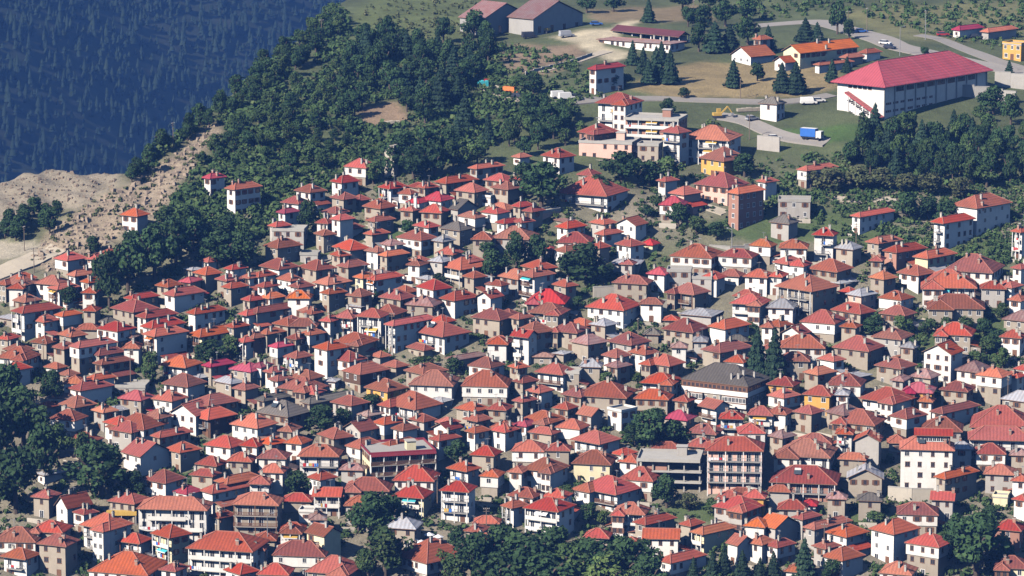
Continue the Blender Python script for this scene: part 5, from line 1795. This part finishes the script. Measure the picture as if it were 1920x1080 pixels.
def truck(x, y, rz, cabc, boxc, label):
    p = on_ground(x, y)
    if not p: return
    r = link('lorry', None, None, (p[0], p[1], p[2] + 0.15), rz); tag(r, label, 'truck')
    m_ = MB(); m_.box(-3.4, 1.6, -1.15, 1.15, 0.9, 3.4, boxc, top='white_paint'); m_.build('cargo_box', r)
    m_ = MB(); m_.box(1.75, 3.5, -1.1, 1.1, 0.6, 2.7, cabc); m_.build('cab', r)
    m_ = MB(); m_.box(3.5, 3.54, -0.95, 0.95, 1.6, 2.5, 'window_glass'); m_.build('windscreen', r)
    m_ = MB(); m_.box(-3.3, 3.3, -0.9, 0.9, 0.5, 0.9, 'dark_paint'); m_.build('chassis', r)
    wh = car_parts('white_paint')[2]
    for sx in (-2.4, -1.4, 2.5):
        for sy in (-1, 1): link('wheel', wh, r, (sx, sy * 1.0, 0.42), None, (1.35, 1.3, 1.35))
truck(1522, 262, -0.5, 'white_paint', 'blue_paint', 'blue and white lorry parked on the green below the sports hall')
def excavator(x, y, rz, paint, label):
    p = on_ground(x, y)
    if not p: return
    r = link('excavator', None, None, (p[0], p[1], p[2] + 0.1), rz); tag(r, label, 'excavator')
    for s in (-1, 1):
        m_ = MB(); m_.box(-1.5, 1.5, s * 0.95 - 0.25, s * 0.95 + 0.25, 0, 0.75, 'dark_paint'); m_.build('track', r)
    m_ = MB(); m_.box(-1.6, 1.0, -1.1, 1.1, 0.85, 1.7, paint); m_.build('body', r)
    m_ = MB(); m_.box(-0.2, 1.0, 0.1, 1.1, 1.7, 2.9, paint); m_.box(0.2, 1.03, 0.2, 1.12, 1.95, 2.7, 'window_glass'); m_.build('cab', r)
    m_ = MB(); m_.bar((1.0, -0.3, 1.5), (3.0, -0.3, 3.6), 0.4, paint); m_.bar((3.0, -0.3, 3.6), (4.4, -0.3, 1.6), 0.3, paint); m_.build('boom', r)
    m_ = MB(); m_.box(4.1, 4.9, -0.8, 0.2, 0.8, 1.6, 'grey_metal'); m_.build('bucket', r)
excavator(1002, 64, 0.3, 'yellow_paint', 'yellow excavator in the yard before the large warehouse')
excavator(1022, 62, 2.6, 'yellow_paint', 'second yellow excavator facing the first in the yard')
excavator(1346, 222, 0.2, 'yellow_paint', 'small yellow excavator at the bend of the upper road')
# earth bank and sheets along the upper road
for (x, y, w, h, mat, lab) in ((1405, 208, 8.0, 1.0, 'gravel_lane', 'long tan earth-coloured stack beside the small slate-roofed house'), (905, 162, 3.5, 1.8, 'turquoise_sheet', 'turquoise sheeted crate at the edge of the dark grove'), (912, 158, 2.0, 1.6, 'red_paint', 'red crate beside the turquoise one at the grove edge'), (735, 232, 5.0, 0.9, 'gravel_lane', 'pale timber stack in the brown clearing')):
    p = on_ground(x, y)
    if p:
        m_ = MB(); k = 5
        for i in range(k):
            x0, x1 = -w / 2 + w * i / k, -w / 2 + w * (i + 1) / k
            m_.box(x0, x1 - 0.05, -0.9, 0.9, 0, h * (0.85 + 0.3 * ((i * 7) % 5) / 5), mat)
        o = link('covered_stack', m_.mesh('covered_stack'), None, p, 0.25); tag(o, lab, 'stack')
# ruined stone tower at the wood's edge and tall white chimney
def tall_thing(name, x, ytop, H, w, mat, label, cat):
    p = on_ground(x, ytop, H)
    if not p: return
    r = link(name, None, None, (p[0], p[1], p[2] - H), -0.35); tag(r, label, cat)
    m_ = MB(); m_.box(-w / 2, w / 2, -w / 2, w / 2, -2, H - 0.2, mat); m_.build('shaft', r)
    m_ = MB(); m_.box(-w / 2 - 0.12, w / 2 + 0.12, -w / 2 - 0.12, w / 2 + 0.12, H - 0.2, H, 'concrete'); m_.build('cap', r)
    if w > 2:
        m_ = MB(); m_.box(-w * 0.1, w / 2, -w / 2, w / 2, H, H + 1.4, mat); m_.build('broken_top', r)
        link('window', window_mesh(0.6, 0.9, 'b'), r, (0, -w / 2, H * 0.6))
tall_thing('ruined_tower', 733, 280, 8.0, 3.0, 'pale_stone', 'broken pale stone tower stub at the edge of the wood', 'tower')
tall_thing('chimney_stack', 779, 368, 8.5, 0.8, 'white_plaster', 'tall slender white chimney stack beside the crimson-roofed white house', 'chimney')

# yellow awning of the long white inn, parasols of the coffee house terrace
p = on_ground(228, 958, 3.0)
if p:
    r = link('awning', None, None, (p[0], p[1], p[2] - 3.0), 0); tag(r, 'long yellow awning on posts beside the long white inn', 'awning')
    m_ = MB(); m_.box(-3.8, 3.8, -0.9, 0.9, 2.0, 3.0, 'yellow_paint'); m_.build('canopy', r)
    for s in (-3.6, 0, 3.6):
        m_ = MB(); m_.box(s - 0.06, s + 0.06, -0.8, -0.68, -1, 1.98, 'white_paint'); m_.build('post', r)
for i, (x, y) in enumerate(((775, 1028), (790, 1032), (805, 1018), (822, 1022), (812, 1034))):
    p = on_ground(x, y)
    if p:
        r = link('parasol', None, None, p); tag(r, 'white parasol on the terrace of the zinc-roofed coffee house', 'parasol', 'parasols on the coffee house terrace')
        m_ = MB()
        for k in range(8):
            a0, a1 = k * math.pi / 4, (k + 1) * math.pi / 4
            m_.poly([(1.4 * math.cos(a0), 1.4 * math.sin(a0), 2.1), (1.4 * math.cos(a1), 1.4 * math.sin(a1), 2.1), (0, 0, 2.75)], 'cloth_white')
        m_.build('canopy', r)
        m_ = MB(); m_.cyl(0, 0, -0.3, 2.7, 0.04, 0.04, 6, 'grey_metal'); m_.build('mast', r)

# ------------------------------------------------------------------ haze (real air)
m = bpy.data.materials.new('air_haze'); m.use_nodes = True; MAT['air_haze'] = m
nt = m.node_tree
for nd in list(nt.nodes):
    if nd.type == 'BSDF_PRINCIPLED': nt.nodes.remove(nd)
pv = nt.nodes.new('ShaderNodeVolumePrincipled')
pv.inputs['Color'].default_value = (0.13, 0.33, 0.95, 1)
pv.inputs['Density'].default_value = 0.000076
pv.inputs['Anisotropy'].default_value = 0.0
out = [nd for nd in nt.nodes if nd.type == 'OUTPUT_MATERIAL'][0]
nt.links.new(pv.outputs[0], out.inputs['Volume'])
b_ = MB(); b_.box(-1700, 1700, -60, 3800, -445, 720, 'air_haze')
hz = b_.build('haze'); tag(hz, 'thin blue haze filling the valley air', 'haze', None, 'stuff')
